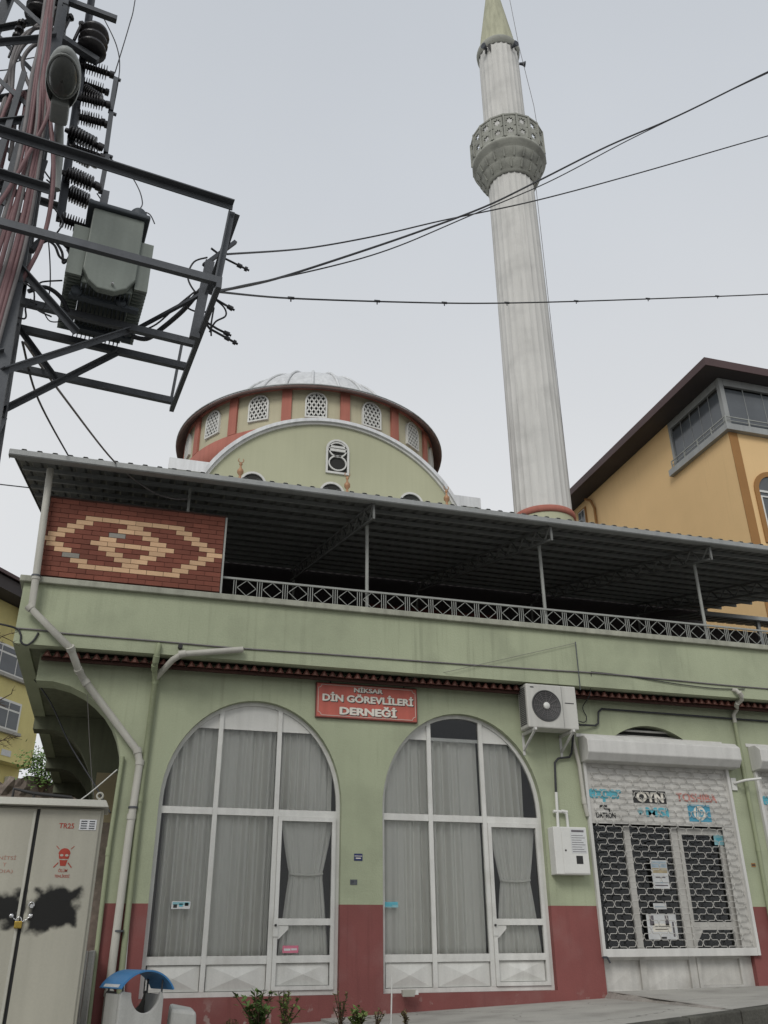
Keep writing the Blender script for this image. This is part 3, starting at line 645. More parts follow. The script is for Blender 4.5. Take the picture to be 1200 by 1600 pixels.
# ================================================================== SHOPFRONTS AND ROLLER SHUTTERS
def shopfront(x0):
    o = (x0, x0+2.61, .2); c = x0+1.305
    f = MB(); Y0, Y1 = .09, .15
    f.box(x0, x0+.06, Y0, Y1, .24, 4.0); f.box(x0+2.44, x0+2.61, Y0, Y1, .24, 4.0)
    for a, b, z0, z1 in ((.06, 2.44, .24, .29), (.06, 2.44, .69, .80)): f.box(x0+a, x0+b, Y0+.003, Y1-.003, z0, z1)
    for a, b in ((.65, .75), (1.50, 1.62)): f.box(x0+a, x0+b, Y0-.003, Y1, .292, 2.62)
    ro = obj('shop_window', f, 'shop_frame', B, 'white shop window with a printed panel above dark glass', org=(c, .1, .2))
    obj('printed_panel', MB().box(x0-.002, x0+2.662, -.012, -.003, 2.622, 3.56), 'shop_panel', ro); obj('side_stile', MB().box(x0+2.42, x0+2.662, -.012, -.003, .75, 2.618), 'shop_frame', ro)
    for k in range(3):
        z = 3.95+.09*k; w = 1.25*math.sqrt(max(0, 1-((z-SPR)/RISE)**2))
        obj('louvre', MB().box(c-w, c+w, .1, .14, z, z+.03), 'shop_frame', ro)
    obj('upper_pane', MB().box(c-1.0, c+1.0, .16, .165, 3.9, 4.22), 'dark', ro)
    for a, b in ((.06, .65), (.75, 1.50)): obj('pane', MB().face([(x0+a, .125, .8), (x0+b, .125, .8), (x0+b, .125, 2.62), (x0+a, .125, 2.62)]), 'glass', ro)
    for a, b in ((.06, .65), (.75, 1.50)): obj('panel', pyramid(x0+a, x0+b, .29, .69, .13, .022), 'shop_panel', ro)
    d = MB(); a, b = x0+1.625, x0+2.435; y0, y1 = .07, .13
    d.box(a, a+.06, y0, y1, .30, 2.6); d.box(b-.05, b, y0, y1, .30, 2.6)
    for z0, z1 in ((2.5, 2.6), (1.10, 1.21), (.70, .80), (.30, .34)): d.box(a+.06, b-.05, y0+.002, y1-.002, z0, z1)
    d.prism([(a+.06, .9), (a+.2, 1.098), (a+.06, 1.098)], y0+.01, y1-.01); d.mesh(*pyramid(a+.062, b-.052, .342, .698, .11, .02, raw=True))
    obj('door', d, 'shop_frame', ro)
    obj('door_pane', MB().face([(a+.06, .11, 1.21), (b-.05, .11, 1.21), (b-.05, .11, 2.5), (a+.06, .11, 2.5)]).face([(a+.06, .11, .8), (b-.05, .11, .8), (b-.05, .11, 1.1), (a+.06, .11, 1.1)]), 'glass', ro)
    X = x0-7.16; y = -.0165
    text('lettering', 'exper', 'cyan', ro, 7.49+X, 3.045, y, w=.58, h=.19, bold=.06)
    lp = MB().box(7.99+X, 8.60+X, y, y+.003, 2.955, 3.15); lg = obj('emblem', lp, 'ink', ro)
    text('lettering', 'OYN', 'signwhite', ro, 8.30+X, 3.05, y-.003, w=.48, h=.15, bold=.06)
    text('lettering', 'TOSHIBA', 'red_print', ro, 9.18+X, 3.07, y, w=.76, h=.13, bold=.045)
    text('lettering', 'DATRON', 'ink', ro, 7.46+X, 2.745, y, w=.34, h=.08, bold=.045)
    mk = MB(); mk.box(7.37+X, 7.50+X, y, y+.002, 2.87, 2.90).box(7.36+X, 7.385+X, y, y+.002, 2.85, 2.875).box(7.44+X, 7.54+X, y, y+.002, 2.835, 2.86).box(7.52+X, 7.545+X, y, y+.002, 2.80, 2.84); obj('emblem', mk, 'ink', ro)
    text('lettering', 'MSI', 'cyan', ro, 8.40+X, 2.82, y, w=.40, h=.14, bold=.05)
    sw2 = MB()
    for i in range(5): 
        aa = R(-50+i*25); sw2.bar((8.08+X, y, 2.77), (8.08+X+.075*math.sin(aa)+.02, y, 2.77+.11*math.cos(aa)), .014, .003, (0, 1, 0))
    obj('emblem', sw2, 'cyan_pale', ro)
    hb = MB().box(8.98+X, 9.40+X, y, y+.003, 2.695, 2.96); obj('emblem', hb, 'blue_print', ro)
    obj('emblem', MB().lathe([(0, -.001), (.115, -.001)], (9.19+X, y-.002, 2.828), 28, 'y'), 'signwhite', ro)
    text('lettering', 'hp', 'blue_print', ro, 9.19+X, 2.828, y-.005, w=.15, h=.22, bold=.02, shear=.25)
    return ro
def shutter(x0, label):
    L, Rr = x0-.03, x0+2.70
    sh = root('roller_shutter', ((L+Rr)/2, -.03, .75), label, 'shutter', 'white roller shutters over the shopfronts')
    pr2 = [(-.005, 3.965), (-.20, 3.955), (-.31, 3.87), (-.31, 3.67), (-.22, 3.555), (-.005, 3.545)]
    h = MB(); a, b = L-.02, Rr+.12; k = len(pr2); vs = [(x, y, z) for x in (a, b) for y, z in pr2]
    h.mesh(vs, [(i, i+k, (i+1) % k+k, (i+1) % k) for i in range(k)]+[tuple(range(k)), tuple(range(2*k-1, k-1, -1))]); obj('housing', h, 'white_shutter', sh, bevel=.012)
    obj('wall_flashing', MB().box(a-.03, b-.12, -.012, -.004, 3.966, 4.02), 'white_shutter', sh)
    for x in (L, Rr-.05): obj('guide_rail', MB().box(x, x+.05, -.06, -.004, .74, 3.55), 'white_shutter', sh)
    obj('bottom_bar', MB().box(L+.05, Rr-.05, -.055, -.02, .735, .845), 'white_shutter', sh, bevel=.006)
    obj('end_lock', MB().box(L-.02, L+.05, -.075, -.061, .72, .75).bar((L+.05, -.07, .74), (L+.09, -.07, .66), .02), 'steel_dark', sh)
    P, D, PER = .09, .037, .29
    for i in range(30):
        z = .87+P*i; ph = 0 if i % 2 == 0 else PER/2; pts = []
        x = L-PER+ph
        while x < Rr:
            for dx, dz in ((-.030, 0), (-.019, .005), (-.010, .028), (0, .0445), (.010, .028), (.019, .005), (.030, 0), (.115, 0), (.126, -.005), (.135, -.028), (.145, -.0445), (.155, -.028), (.164, -.005), (.175, 0)):
                px = x+dx
                if L+.05 <= px <= Rr-.05: pts.append((px, -.038, z+dz))
            x += PER
        obj('grille_bar', MB().tube(pts, .0055, 5), 'grille', sh)
    return sh
shopfront(7.16); shopfront(10.42)
shutter(7.16, 'white roller grille shutter pulled down in front of the shop with printed logos')
shutter(10.42, 'white roller shutter at the right edge of the picture beyond the green drain pipe')
def notice(x0, x1, z0, z1, label, marks, mats='paper'):
    return sticker('poster', x0, x1, z0, z1, .065, mats, label, marks)
notice(8.20, 8.49, 1.68, 2.10, 'tall printed notice behind the middle of the shop grille', ((.04, .96, .55, .72, 'paper_ochre'), (.04, .96, .74, .96, 'paper_blue'), (.1, .9, .1, .14, 'paper_ink'), (.1, .9, .2, .24, 'paper_blue'), (.2, .8, .38, .42, 'paper_ink')))
notice(8.15, 8.38, 1.39, 1.475, 'small pale paper strip between the two notices behind the shop grille', ((.1, .9, .3, .5, 'paper_blue'),))
notice(8.0, 8.52, .97, 1.32, 'wide torn paper poster low behind the shop grille', ((.1, .24, .55, .95, 'paper_ink'), (.62, .74, .55, .95, 'paper_ink'), (.18, .80, .30, .62, 'signwhite'), (.25, .75, .5, .53, 'paper_ink'), (.25, .7, .38, .41, 'red_print'), (.84, .9, .1, .7, 'paper_ink'), (.4, .6, .02, .1, 'ink')))
sticker('sticker', 9.44, 9.62, 2.35, 2.51, .065, 'cyan_pale', 'round teal sticker in the upper right corner of the shop door glass', ((.2, .8, .3, .7, 'cyan'),))
sticker('sign_plate', 3.335, 3.46, 2.005, 2.10, -.004, 'blue_dk', 'small navy house number plate on the pier between the arched windows', ((.05, .95, .62, .70, 'signwhite'), (.2, .8, .28, .42, 'signwhite')))
sticker('sign_plate', 3.28, 3.385, 1.685, 1.755, -.004, 'steel', 'tiny grey worn plate below the navy house number plate', ((.1, .5, .3, .8, 'steel_dark'),))
for o_, c_ in (('sign_plate', 'plate'),):
    for q in bpy.data.objects:
        if q.name.startswith('sign_plate'): q['category'] = c_
        if q.name.startswith('poster'): q['category'] = 'poster'
sticker('plate', 10.02, 10.10, 2.02, 2.08, -.004, 'ochre', 'tiny brown mark plate on the pier right of the shop shutter', ((.1, .9, .3, .7, 'soffit'),))

# ================================================================== SIGN
SG = root('shop_sign', (3.515, -.02, 4.02), 'red painted sign with white raised lettering between the two arched windows', 'sign')
obj('board', MB().box(2.70, 4.33, -.05, -.004, 4.02, 4.56), 'signrim', SG, bevel=.006)
obj('face_panel', MB().box(2.715, 4.315, -.054, -.0505, 4.035, 4.547), 'signred', SG)
bd = MB(); yb = -.0575; a, b, c, d, k = 2.735, 4.295, 4.055, 4.527, .05
def ln(p, q): bd.bar((p[0], yb, p[1]), (q[0], yb, q[1]), .011, .003, (0, 1, 0))
ln((a+k, c), (b-k, c)); ln((a+k, d), (b-k, d)); ln((a, c+k), (a, d-k)); ln((b, c+k), (b, d-k))
for cx, cz, a0 in ((a, c, 0), (b, c, 90), (b, d, 180), (a, d, 270)):
    q = [(cx+k*math.cos(R(a0+i*18)), cz+k*math.sin(R(a0+i*18))) for i in range(6)]
    for u, v_ in zip(q[:-1], q[1:]): ln(u, v_)
obj('border_line', bd, 'signborder', SG)
for s, cz, w, h, bo in (('NİKSAR', 4.482, .46, .092, .05), ('DİN GÖREVLİLERİ', 4.345, 1.45, .14, .055), ('DERNEĞİ', 4.155, .90, .15, .06)):
    text('letter_shadow', s, 'ink', SG, 3.53+.012, cz-.010, -.0565, w=w, h=h, bold=bo); text('lettering', s, 'signwhite', SG, 3.53, cz, -.062, w=w, h=h, bold=bo)
for x in (2.93, 4.12): obj('screw', MB().tube([(x, -.03, 4.56), (x, -.03, 4.61)], .008, 6), 'steel_dark', SG)

# ================================================================== AIR CONDITIONER, GAS BOX, PIPES, CABLES ON THE FRONT
AC = root('air_conditioner', (6.48, -.28, 3.96), 'cream air conditioner unit with round fan on wall brackets above the gas box', 'air conditioner')
A0, A1, AY0, AY1, AZ0, AZ1 = 6.035, 6.915, -.45, -.13, 3.97, 4.67
obj('casing', MB().box(A0, A1, AY0, AY1, AZ0, AZ1), 'ac', AC, bevel=.018)
fc = (6.37, AY0-.001, 4.325)
obj('fan_opening', MB().lathe([(0, .0), (.236, .0), (.24, -.012), (.25, -.012), (.254, .002)], fc, 40, 'y'), 'ac_dark', AC)
fg = MB()
for r_ in (.07, .10, .13, .16, .19, .215): fg.tube([(fc[0]+r_*math.cos(i*math.pi/16), fc[1]-.016, fc[2]+r_*math.sin(i*math.pi/16)) for i in range(33)], .0028, 4, cap=False)
for i in range(12): a = i*math.pi/6; fg.bar((fc[0]+.05*math.cos(a), fc[1]-.012, fc[2]+.05*math.sin(a)), (fc[0]+.225*math.cos(a), fc[1]-.012, fc[2]+.225*math.sin(a)), .005)
obj('fan_guard', fg, 'cable_grey', AC)
obj('fan_hub', MB().lathe([(0, -.024), (.05, -.022), (.056, -.012), (.056, 0)], fc, 24, 'y'), 'pvc', AC)
lv = MB(); [lv.box(A0-.006, A0-.001, AY0+.05, AY1-.04, AZ0+.06+i*.03, AZ0+.078+i*.03) for i in range(20)]; obj('side_louvre', lv, 'ac_dark', AC)
obj('name_strip', MB().box(6.70, 6.86, AY0-.004, AY0-.001, 4.38, 4.395), 'ac_dark', AC); obj('name_strip', MB().box(6.11, 6.17, AY0-.004, AY0-.001, 4.605, 4.625), 'ac_dark', AC)
obj('panel_seam', MB().box(6.655, 6.659, AY0-.002, AY0-.0005, 3.99, 4.65), 'ac_dark', AC)
for x in (6.13, 6.79):
    bk = MB(); bk.bar((x, -.50, 3.945), (x, -.003, 3.945), .04, .04); bk.bar((x, -.45, 3.925), (x, -.01, 3.70), .03); bk.box(x-.02, x+.02, -.012, -.002, 3.62, 3.96); obj('bracket', bk, 'white_shutter', AC)
obj('valve_cover', MB().box(6.917, 6.95, -.36, -.2, 4.05, 4.3), 'ac', AC)
GB = root('gas_meter_box', (6.70, -.1, 1.85), 'white metal gas meter box on the wall left of the shop shutter', 'meter box')
obj('case', MB().box(6.42, 6.985, -.2, -.004, 1.85, 2.53), 'pvc', GB, bevel=.012)
obj('door_panel', MB().box(6.55, 6.975, -.206, -.201, 1.87, 2.515), 'pvc', GB)
obj('meter_window', MB().box(6.765, 6.875, -.209, -.2065, 2.0, 2.115), 'ink', GB); obj('key_hole', MB().lathe([(0, -.006), (.014, -.006), (.014, 0)], (6.60, -.2065, 2.19), 12, 'y'), 'ink', GB)
obj('notice', MB().box(6.70, 6.955, -.2085, -.2065, 2.15, 2.50), 'paper', GB)
nl = MB(); [nl.box(6.715, 6.94-.03*(i % 3), -.2098, -.2088, 2.17+i*.033, 2.178+i*.033) for i in range(8)]; nl.box(6.72, 6.93, -.2098, -.2088, 2.455, 2.485); obj('small_print', nl, 'paper_ink', GB)
def pipe(name, pts, r, m, label, cat='pipe', joints=(), n=10, sm=0):
    P = smooth_path(pts, sm) if sm else pts
    t = MB().tube(P, r, n)
    for i in joints:
        a = Vector(pts[i]); t2 = (Vector(pts[min(i+1, len(pts)-1)])-Vector(pts[max(i-1, 0)])).normalized(); t.tube([a-t2*.05, a+t2*.05], r*1.18, n)
    return obj(name, t, m, None, label, cat)
DP = root('down_pipe', (.16, -.1, 0), 'thick grey rainwater pipe bending from the terrace corner down the left pier', 'pipe')
P1 = [(-1.6, -.55, 7.40), (-1.52, -.56, 5.64), (-1.505, -.55, 5.17), (-.905, -.52, 4.65), (-.77, -.27, 4.42), (-.69, -.12, 4.33), (.16, -.10, 3.38), (.21, -.10, 3.22), (.18, -.1, 2.3), (.16, -.1, .7), (.16, -.1, -.05)]
obj('tube', MB().tube(P1, .052, 14), 'pipe', DP)
for i, f in ((1, 0), (2, -.03), (3, .0), (4, 0), (5, .05), (6, 0), (7, 0), (8, -.2), (9, .3)):
    a = Vector(P1[i]); d = (Vector(P1[i+1])-a).normalized(); a = a+d*f; obj('collar', MB().tube([a-d*.035, a+d*.035], .060, 14), 'pipe', DP)
for z in (5.66, 2.62, 1.1): obj('clamp', MB().tube([(.19 if z < 5 else -1.52, -.1 if z < 5 else -.56, z-.012), (.19 if z < 5 else -1.52, -.1 if z < 5 else -.56, z+.012)], .066, 12).box((.18 if z < 5 else -1.53), (.20 if z < 5 else -1.51), -.10 if z < 5 else -.5, -.0 if z < 5 else -.43, z-.01, z+.01), 'steel', DP)
pipe('drain_pipe', [(.28, -.40, 4.84), (.28, -.47, 4.80), (.265, -.42, 4.62), (.26, -.3, 4.53), (.295, -.07, 4.40), (.27, -.06, 2.75), (.29, -.06, .05)], .04, 'pipe_green', 'green painted drain pipe down the left pier, joined by a grey branch pipe', joints=(2, 3, 4, 5))
pipe('drain_pipe', [(1.49, -.50, 4.84), (.62, -.49, 4.705), (.50, -.42, 4.63), (.30, -.10, 4.44)], .045, 'pipe', 'grey branch pipe with an open end under the parapet above the left arched window', joints=(1,))
obj('pipe_end', MB().lathe([(0, .0), (.036, 0)], (1.495, -.5, 4.8405), 12, 'x'), 'ink', bpy.data.objects['drain_pipe.001'])
pipe('pipe_stub', [(.585, -.50, 4.82), (.585, -.41, 4.82)], .035, 'ink', 'short dark pipe stub poking from the parapet beside the branch pipe')
pipe('conduit', [(.30, -.045, 1.16), (.33, -.045, .3)], .022, 'pvc', 'thin white conduit standing against the red base of the left pier')
pipe('drain_pipe', [(-.03, -.045, 3.3), (-.06, -.045, 2.06), (-.04, -.045, 0)], .03, 'pipe_green', 'thin green pipe at the outer corner of the building beside the electrical cabinet', joints=(1,))
pipe('drain_pipe', [(9.97, -.42, 4.83), (9.98, -.49, 4.81), (10.04, -.5, 4.74), (10.11, -.42, 4.67), (10.09, -.30, 4.62), (10.19, -.15, 4.58), (10.17, -.06, 4.50), (10.17, -.06, 4.36)], .036, 'pipe', 'short crooked grey drain pipe under the parapet right of the shop shutter', joints=(2, 4))
pipe('drain_pipe', [(10.17, -.055, 4.4), (10.17, -.055, 2.3), (10.14, -.055, .1)], .034, 'pipe_green', 'green painted drain pipe on the pier between the two shutters', joints=(1,))
pipe('conduit', [(7.0, -.3, 4.10), (7.11, -.1, 4.14), (7.44, -.035, 4.16), (7.50, -.035, 4.20), (7.53, -.035, 4.39), (7.60, -.035, 4.45), (10.9, -.035, 4.43), (16, -.035, 4.43)], .017, 'cable', 'black conduit running along the wall from the air conditioner over the shop shutter')
pipe('cable', [(-1.66, -.432, 4.91), (-1.35, -.432, 4.91), (-1.03, -.432, 4.89), (.17, -.432, 4.885), (1.4, -.432, 4.875), (2.67, -.432, 4.89), (4.5, -.432, 4.90), (6.4, -.432, 4.92), (7.33, -.436, 4.935), (8.78, -.432, 4.92), (10.7, -.432, 4.9), (17, -.432, 4.9)], .012, 'cable_grey', 'long dark cable strung along the green parapet', 'cable', sm=4, n=6)
pipe('cable', [(7.25, -.436, 4.95), (7.9, -.436, 4.93), (8.8, -.44, 4.86), (9.6, -.44, 4.83), (10.2, -.44, 4.86)], .008, 'cable', 'loose second cable sagging below the parapet cable above the shop', 'cable', sm=5, n=5)
pipe('cable', [(-4.2, -1.2, 5.02), (-2.4, -.6, 4.96), (-1.73, -.45, 4.92), (-1.60, -.435, 4.83), (-1.575, -.435, 4.72), (-1.49, -.435, 4.68), (-1.41, -.435, 4.76), (-1.37, -.435, 4.87)], .014, 'cable', 'black cable looping onto the left end of the parapet', 'cable', sm=6, n=6)
pipe('cable', [(7.25, -.43, 4.92), (7.26, -.3, 4.62), (7.24, -.05, 4.45), (7.30, -.03, 4.30), (7.24, -.05, 4.2), (7.1, -.06, 4.22)], .008, 'cable', 'thin cable dropping from the parapet to the right of the air conditioner', 'cable', sm=6, n=5)
obj('junction_box', MB().box(7.0, 7.1, -.09, -.004, 4.28, 4.48), 'pipe_green', None, 'small green junction box on the wall right of the air conditioner', 'junction box', bevel=.006)
pipe('aerial', [(7.01, -.45, 5.44), (7.0, -.46, 4.62)], .009, 'steel', 'thin upright aerial rod on the parapet above the air conditioner', 'aerial', n=6)
pipe('cable', [(7.01, -.45, 5.42), (4.73, -.46, 4.76), (3.98, -.06, 4.66)], .004, 'cable_grey', 'thin wire slanting down from the aerial rod to the sign', 'cable', n=4)
pipe('pipe_bundle', [(6.93, -.25, 4.02), (6.95, -.12, 3.92), (7.05, -.07, 3.5), (7.075, -.06, 2.95), (7.10, -.05, 2.80), (7.12, -.04, 2.72)], .032, 'pipe', 'taped pipe bundle hanging from the air conditioner beside the shop shutter', joints=(3,))
pipe('gas_pipe', [(6.93, -.2, 3.95), (6.94, -.06, 3.68), (6.90, -.05, 3.62), (6.70, -.05, 3.59), (6.63, -.05, 3.52), (6.60, -.05, 3.03)], .018, 'cable', 'thin black hose from the air conditioner down to the white gas pipe')
pipe('gas_pipe', [(6.60, -.06, 3.06), (6.58, -.06, 2.52)], .024, 'pvc', 'white riser pipe on top of the gas meter box')
pipe('gas_pipe', [(6.52, -.06, 2.77), (6.71, -.06, 2.77), (6.745, -.06, 2.74), (6.75, -.06, 2.52)], .024, 'pvc', 'bent white pipe entering the gas meter box beside the riser', joints=(1,))
wlm = root('wall_lamp', (9.95, -.1, 3.35), 'white lamp arm on the pier between the two shutters', 'lamp')
obj('plate', MB().box(9.9, 10.0, -.03, -.004, 3.22, 3.42), 'pvc', wlm); obj('arm', MB().tube([(9.95, -.03, 3.33), (10.05, -.2, 3.36), (10.33, -.25, 3.39)], .022, 8), 'pvc', wlm)
flt = root('floodlight', (4.05, -.15, .27), 'small grey floodlight on the red ledge under the second arched window', 'lamp')
obj('head', MB().hexa([(3.97, -.22, .29), (4.14, -.22, .29), (4.12, -.1, .31), (3.99, -.1, .31), (3.96, -.25, .38), (4.15, -.25, .38), (4.12, -.1, .37), (3.99, -.1, .37)]), 'pipe', flt, bevel=.006); obj('arm', MB().box(4.13, 4.22, -.14, -.11, .31, .36).box(4.04, 4.07, -.12, -.0, .30, .33), 'pvc', flt)

# ================================================================== MOSQUE
MQ = root('mosque', (4.8, 12, 0), 'pale green domed mosque with a round drum of latticed windows and an arched gable', 'mosque')
obj('hall', MB().box(.3, 9.25, 8.6, 17.2, 0, 12.6), 'mosque_green', MQ); obj('hall_roof', MB().box(.2, 9.35, 8.5, 17.3, 12.61, 12.95), 'lead', MQ)
GC, GR, GZ = 4.75, 4.03, 10.45
def gpt(r, a): return (GC+r*math.cos(a), GZ+r*math.sin(a))
gb = MB(); N = 48
front = [gpt(GR, math.pi*i/N) for i in range(N+1)]
gb.prism([(GC+GR, 7.5)]+front+[(GC-GR, 7.5)], 8.0, 8.9); obj('gable', gb, 'mosque_green', MQ)
vb = MB()
for r, y0, y1, nm in ((GR, 8.9, 10.2, 0),):
    for i in range(N): 
        a, b = math.pi*i/N, math.pi*(i+1)/N; p, q = gpt(GR+.06, a), gpt(GR+.06, b); vb.face([(p[0], y0, p[1]), (q[0], y0, q[1]), (q[0], y1, q[1]), (p[0], y1, p[1])])
for a0 in range(2, N-1, 5):                                            # standing seams
    a = math.pi*a0/N; p = gpt(GR+.10, a); vb.bar((p[0], 8.0, p[1]), (p[0], 10.2, p[1]), .05, .06)
obj('barrel_roof', vb, 'lead', MQ)
ed = MB()
def band(mb, r0, r1, y0, y1):
    for i in range(N):
        a, b = math.pi*i/N, math.pi*(i+1)/N; A, B_, C_, D = gpt(r0, a), gpt(r0, b), gpt(r1, b), gpt(r1, a)
        mb.hexa([(A[0], y0, A[1]), (B_[0], y0, B_[1]), (B_[0], y1, B_[1]), (A[0], y1, A[1]), (D[0], y0, D[1]), (C_[0], y0, C_[1]), (C_[0], y1, C_[1]), (D[0], y1, D[1])])
band(ed, GR-.02, GR+.08, 7.86, 8.92); obj('gable_edge', ed, 'lead', MQ)
e2 = MB(); band(e2, GR-.09, GR-.022, 7.93, 7.998); obj('gable_trim', e2, 'white_panel', MQ)
def aw(nm, cx, z0, w, h, y, fancy=False):
    sp = z0+h-w/2
    def outl(k): return [(cx-w/2-k, z0-k), (cx+w/2+k, z0-k)]+[(cx+(w/2+k)*math.cos(math.pi*i/14), sp+(w/2+k)*math.sin(math.pi*i/14)) for i in range(15)]
    f = MB(); o, q = outl(.06), outl(0); n = len(o)
    for i in range(n):
        j = (i+1) % n; f.hexa([(o[i][0], y-.05, o[i][1]), (o[j][0], y-.05, o[j][1]), (q[j][0], y-.05, q[j][1]), (q[i][0], y-.05, q[i][1]), (o[i][0], y-.003, o[i][1]), (o[j][0], y-.003, o[j][1]), (q[j][0], y-.003, q[j][1]), (q[i][0], y-.003, q[i][1])])
    if fancy:
        for zc in (z0+.28, sp):
            for i in range(24):
                a, b = 2*math.pi*i/24, 2*math.pi*(i+1)/24; r = w/2-.03
                f.bar((cx+r*math.cos(a), y-.03, zc+r*math.sin(a)*.92), (cx+r*math.cos(b), y-.03, zc+r*math.sin(b)*.92), .04, .05, (0, 1, 0))
        f.box(cx-w/2, cx+w/2, y-.055, y-.01, z0+.66, z0+.74); f.box(cx-w/2, cx+w/2, y-.055, y-.01, sp+.05, sp+.12)
    wn = obj(nm, f, 'white_panel', MQ, org=(cx, y, z0))
    obj('pane', MB().face([(x, y-.006, z) for x, z in q]), 'dark', wn)
aw('gable_window', 4.80, 12.88, .56, 1.0, 7.998, True)
for cx in (2.46, 4.66, 6.98): aw('gable_window', cx, 11.55, .60, .93, 7.998)
DC = (4.90, 12.6); DR = 4.15; ZB, ZT_ = 13.2, 16.07; ND = 15; PH = -9.2
def dp(a, r, z): a = R(a); return (DC[0]+r*math.sin(a), DC[1]-r*math.cos(a), z)
dm = MB()
dm.lathe([(DR, ZB), (DR, ZT_)], (*DC, 0), 90); obj('drum', dm, 'drum_cream', MQ)
sk = MB().lathe([(4.52, 12.9), (4.42, 13.3), (4.22, 13.95)], (*DC, 0), 60); obj('drum_skirt', sk, 'lead', MQ)
rb_ = MB().lathe([(DR+.01, 13.9), (DR+.07, 13.92), (DR+.07, 14.60), (DR+.01, 14.62)], (*DC, 0), 90); obj('drum_band', rb_, 'salmon', MQ)
tb_ = MB().lathe([(DR+.01, 15.90), (DR+.05, 15.90), (DR+.05, 16.02)], (*DC, 0), 90); obj('drum_band', tb_, 'salmon', MQ)
cn = MB().lathe([(DR+.001, 16.06), (DR+.10, 16.02), (4.40, 15.78), (4.47, 15.755), (4.50, 15.79), (4.49, 15.845), (4.2, 16.0), (3.3, 16.08)], (*DC, 0), 96); obj('cornice', cn, 'cornice', MQ)
rim = MB().lathe([(4.492, 15.85), (4.515, 15.855), (4.515, 15.885), (4.44, 15.90)], (*DC, 0), 96); obj('cornice_edge', rim, 'gutter', MQ)
for i in range(ND):
    a = PH+12+24*i; q = MB(); w = 2.0; pts = []
    for k in range(5):
        t = a-w+2*w*k/4; pts.append(t)
    for u, v_ in zip(pts[:-1], pts[1:]): q.hexa([dp(u, DR+.005, 14.61), dp(v_, DR+.005, 14.61), dp(v_, DR-.05, 14.61), dp(u, DR-.05, 14.61)][::1]+[dp(u, DR+.005, 15.5), dp(v_, DR+.005, 15.5), dp(v_, DR-.05, 15.5), dp(u, DR-.05, 15.5)]) if False else q.hexa([dp(u, DR+.075, 14.61), dp(v_, DR+.075, 14.61), dp(v_, DR+.002, 14.61), dp(u, DR+.002, 14.61), dp(u, DR+.075, 15.895), dp(v_, DR+.075, 15.895), dp(v_, DR+.002, 15.895), dp(u, DR+.002, 15.895)])
    obj('pilaster', q, 'salmon', MQ)
WW, WH, WZ = .56, .80, 14.95
def wloc(a):                                                           # a frame on the drum: right, out, origin
    aa = R(a); return Vector((math.cos(aa), math.sin(aa), 0)), Vector((math.sin(aa), -math.cos(aa), 0))
wf = MB()
for i in range(ND):
    a = PH+24*i; rx, ov = wloc(a); o = Vector(dp(a, DR+.03, WZ))
    def P(x, z, d=0): return o+rx*x+ov*d+Vector((0, 0, z))
    sp = WH-WW/2
    def outl(k): return [(-WW/2-k, -k), (WW/2+k, -k)]+[((WW/2+k)*math.cos(math.pi*j/12), sp+(WW/2+k)*math.sin(math.pi*j/12)) for j in range(13)]
    f = MB(); A, Bq = outl(.05), outl(0); n = len(A)
    for k in range(n):
        j = (k+1) % n; f.hexa([P(*A[k], .03), P(*A[j], .03), P(*Bq[j], .03), P(*Bq[k], .03), P(*A[k], -.06), P(*A[j], -.06), P(*Bq[j], -.03), P(*Bq[k], -.03)])
    def inside(x, z): return abs(x) <= WW/2 and 0 <= z <= sp or (z > sp and x*x+(z-sp)**2 <= (WW/2)**2)
    for s in (1, -1):                                                  # diamond lattice
        for c0 in [-1.2+.17*k for k in range(16)]:
            seg = [t for t in [k*.02 for k in range(-40, 41)] if inside(t, (t*s*1.75+c0*1.4+.4))]
            if len(seg) > 3: x0, x1 = seg[0], seg[-1]; f.bar(P(x0, x0*s*1.75+c0*1.4+.4, .012), P(x1, x1*s*1.75+c0*1.4+.4, .012), .042, .03, ov)
    w_ = obj('drum_window', f, 'white_panel', MQ, org=tuple(o))
    obj('pane', MB().face([P(x, z, -.02) for x, z in Bq]), 'dark', w_)
RS = 3.62; ZC = 18.7-RS                                                # dome: a spherical cap
dz = MB(); a0 = math.acos(min(1, (16.0-ZC)/RS)); prof = [(RS*math.sin(a0*(1-i/14))+1e-4, ZC+RS*math.cos(a0*(1-i/14))) for i in range(15)]
dz.lathe(prof, (*DC, 0), 64); obj('dome', dz, 'lead', MQ)
sm_ = MB()
for i in range(24):
    a = R(15*i+4); sm_.tube([(DC[0]+(r+.02)*math.cos(a), DC[1]+(r+.02)*math.sin(a), z+.02) for r, z in prof[:-1]], .045, 5)
obj('dome_seam', sm_, 'lead', MQ)
for x, zz, lab in ((2.04, 11.72, 0), (4.955, 11.72, 1), (7.84, 11.72, 2)):             # little domes over the porch with crescent finials
    d = MB().sphere((x, 7.9, 10.5), 1.42, 24, 12); pd_ = obj('porch_dome', d, 'lead', MQ, org=(x, 7.9, 10.3))
    f = MB().lathe([(.03, 11.6), (.075, 11.92), (.04, 11.99), (.03, 12.06), (.085, 12.14), (.085, 12.21), (.03, 12.29), (.025, 12.36), (.05, 12.40), (.02, 12.45)], (x, 7.4, 0), 12)
    f.tube([(x+.07*math.sin(R(t)), 7.4, 12.52-.07*math.cos(R(t))) for t in range(-140, 141, 20)], [.005]+[.013]*13+[.006], 6)
    obj('finial', f, 'crescent', pd_)
obj('porch_roof', MB().box(.4, 9.2, 7.35, 8.55, 9.6, 10.6), 'lead', MQ); obj('porch_wall', MB().box(-1.44, 15.2, 6.87, 6.95, 5.5, 9.7), 'soffit', MQ)
obj('porch_door', MB().box(5.4, 8.9, 6.84, 6.868, 5.53, 8.6), 'signrim', MQ)

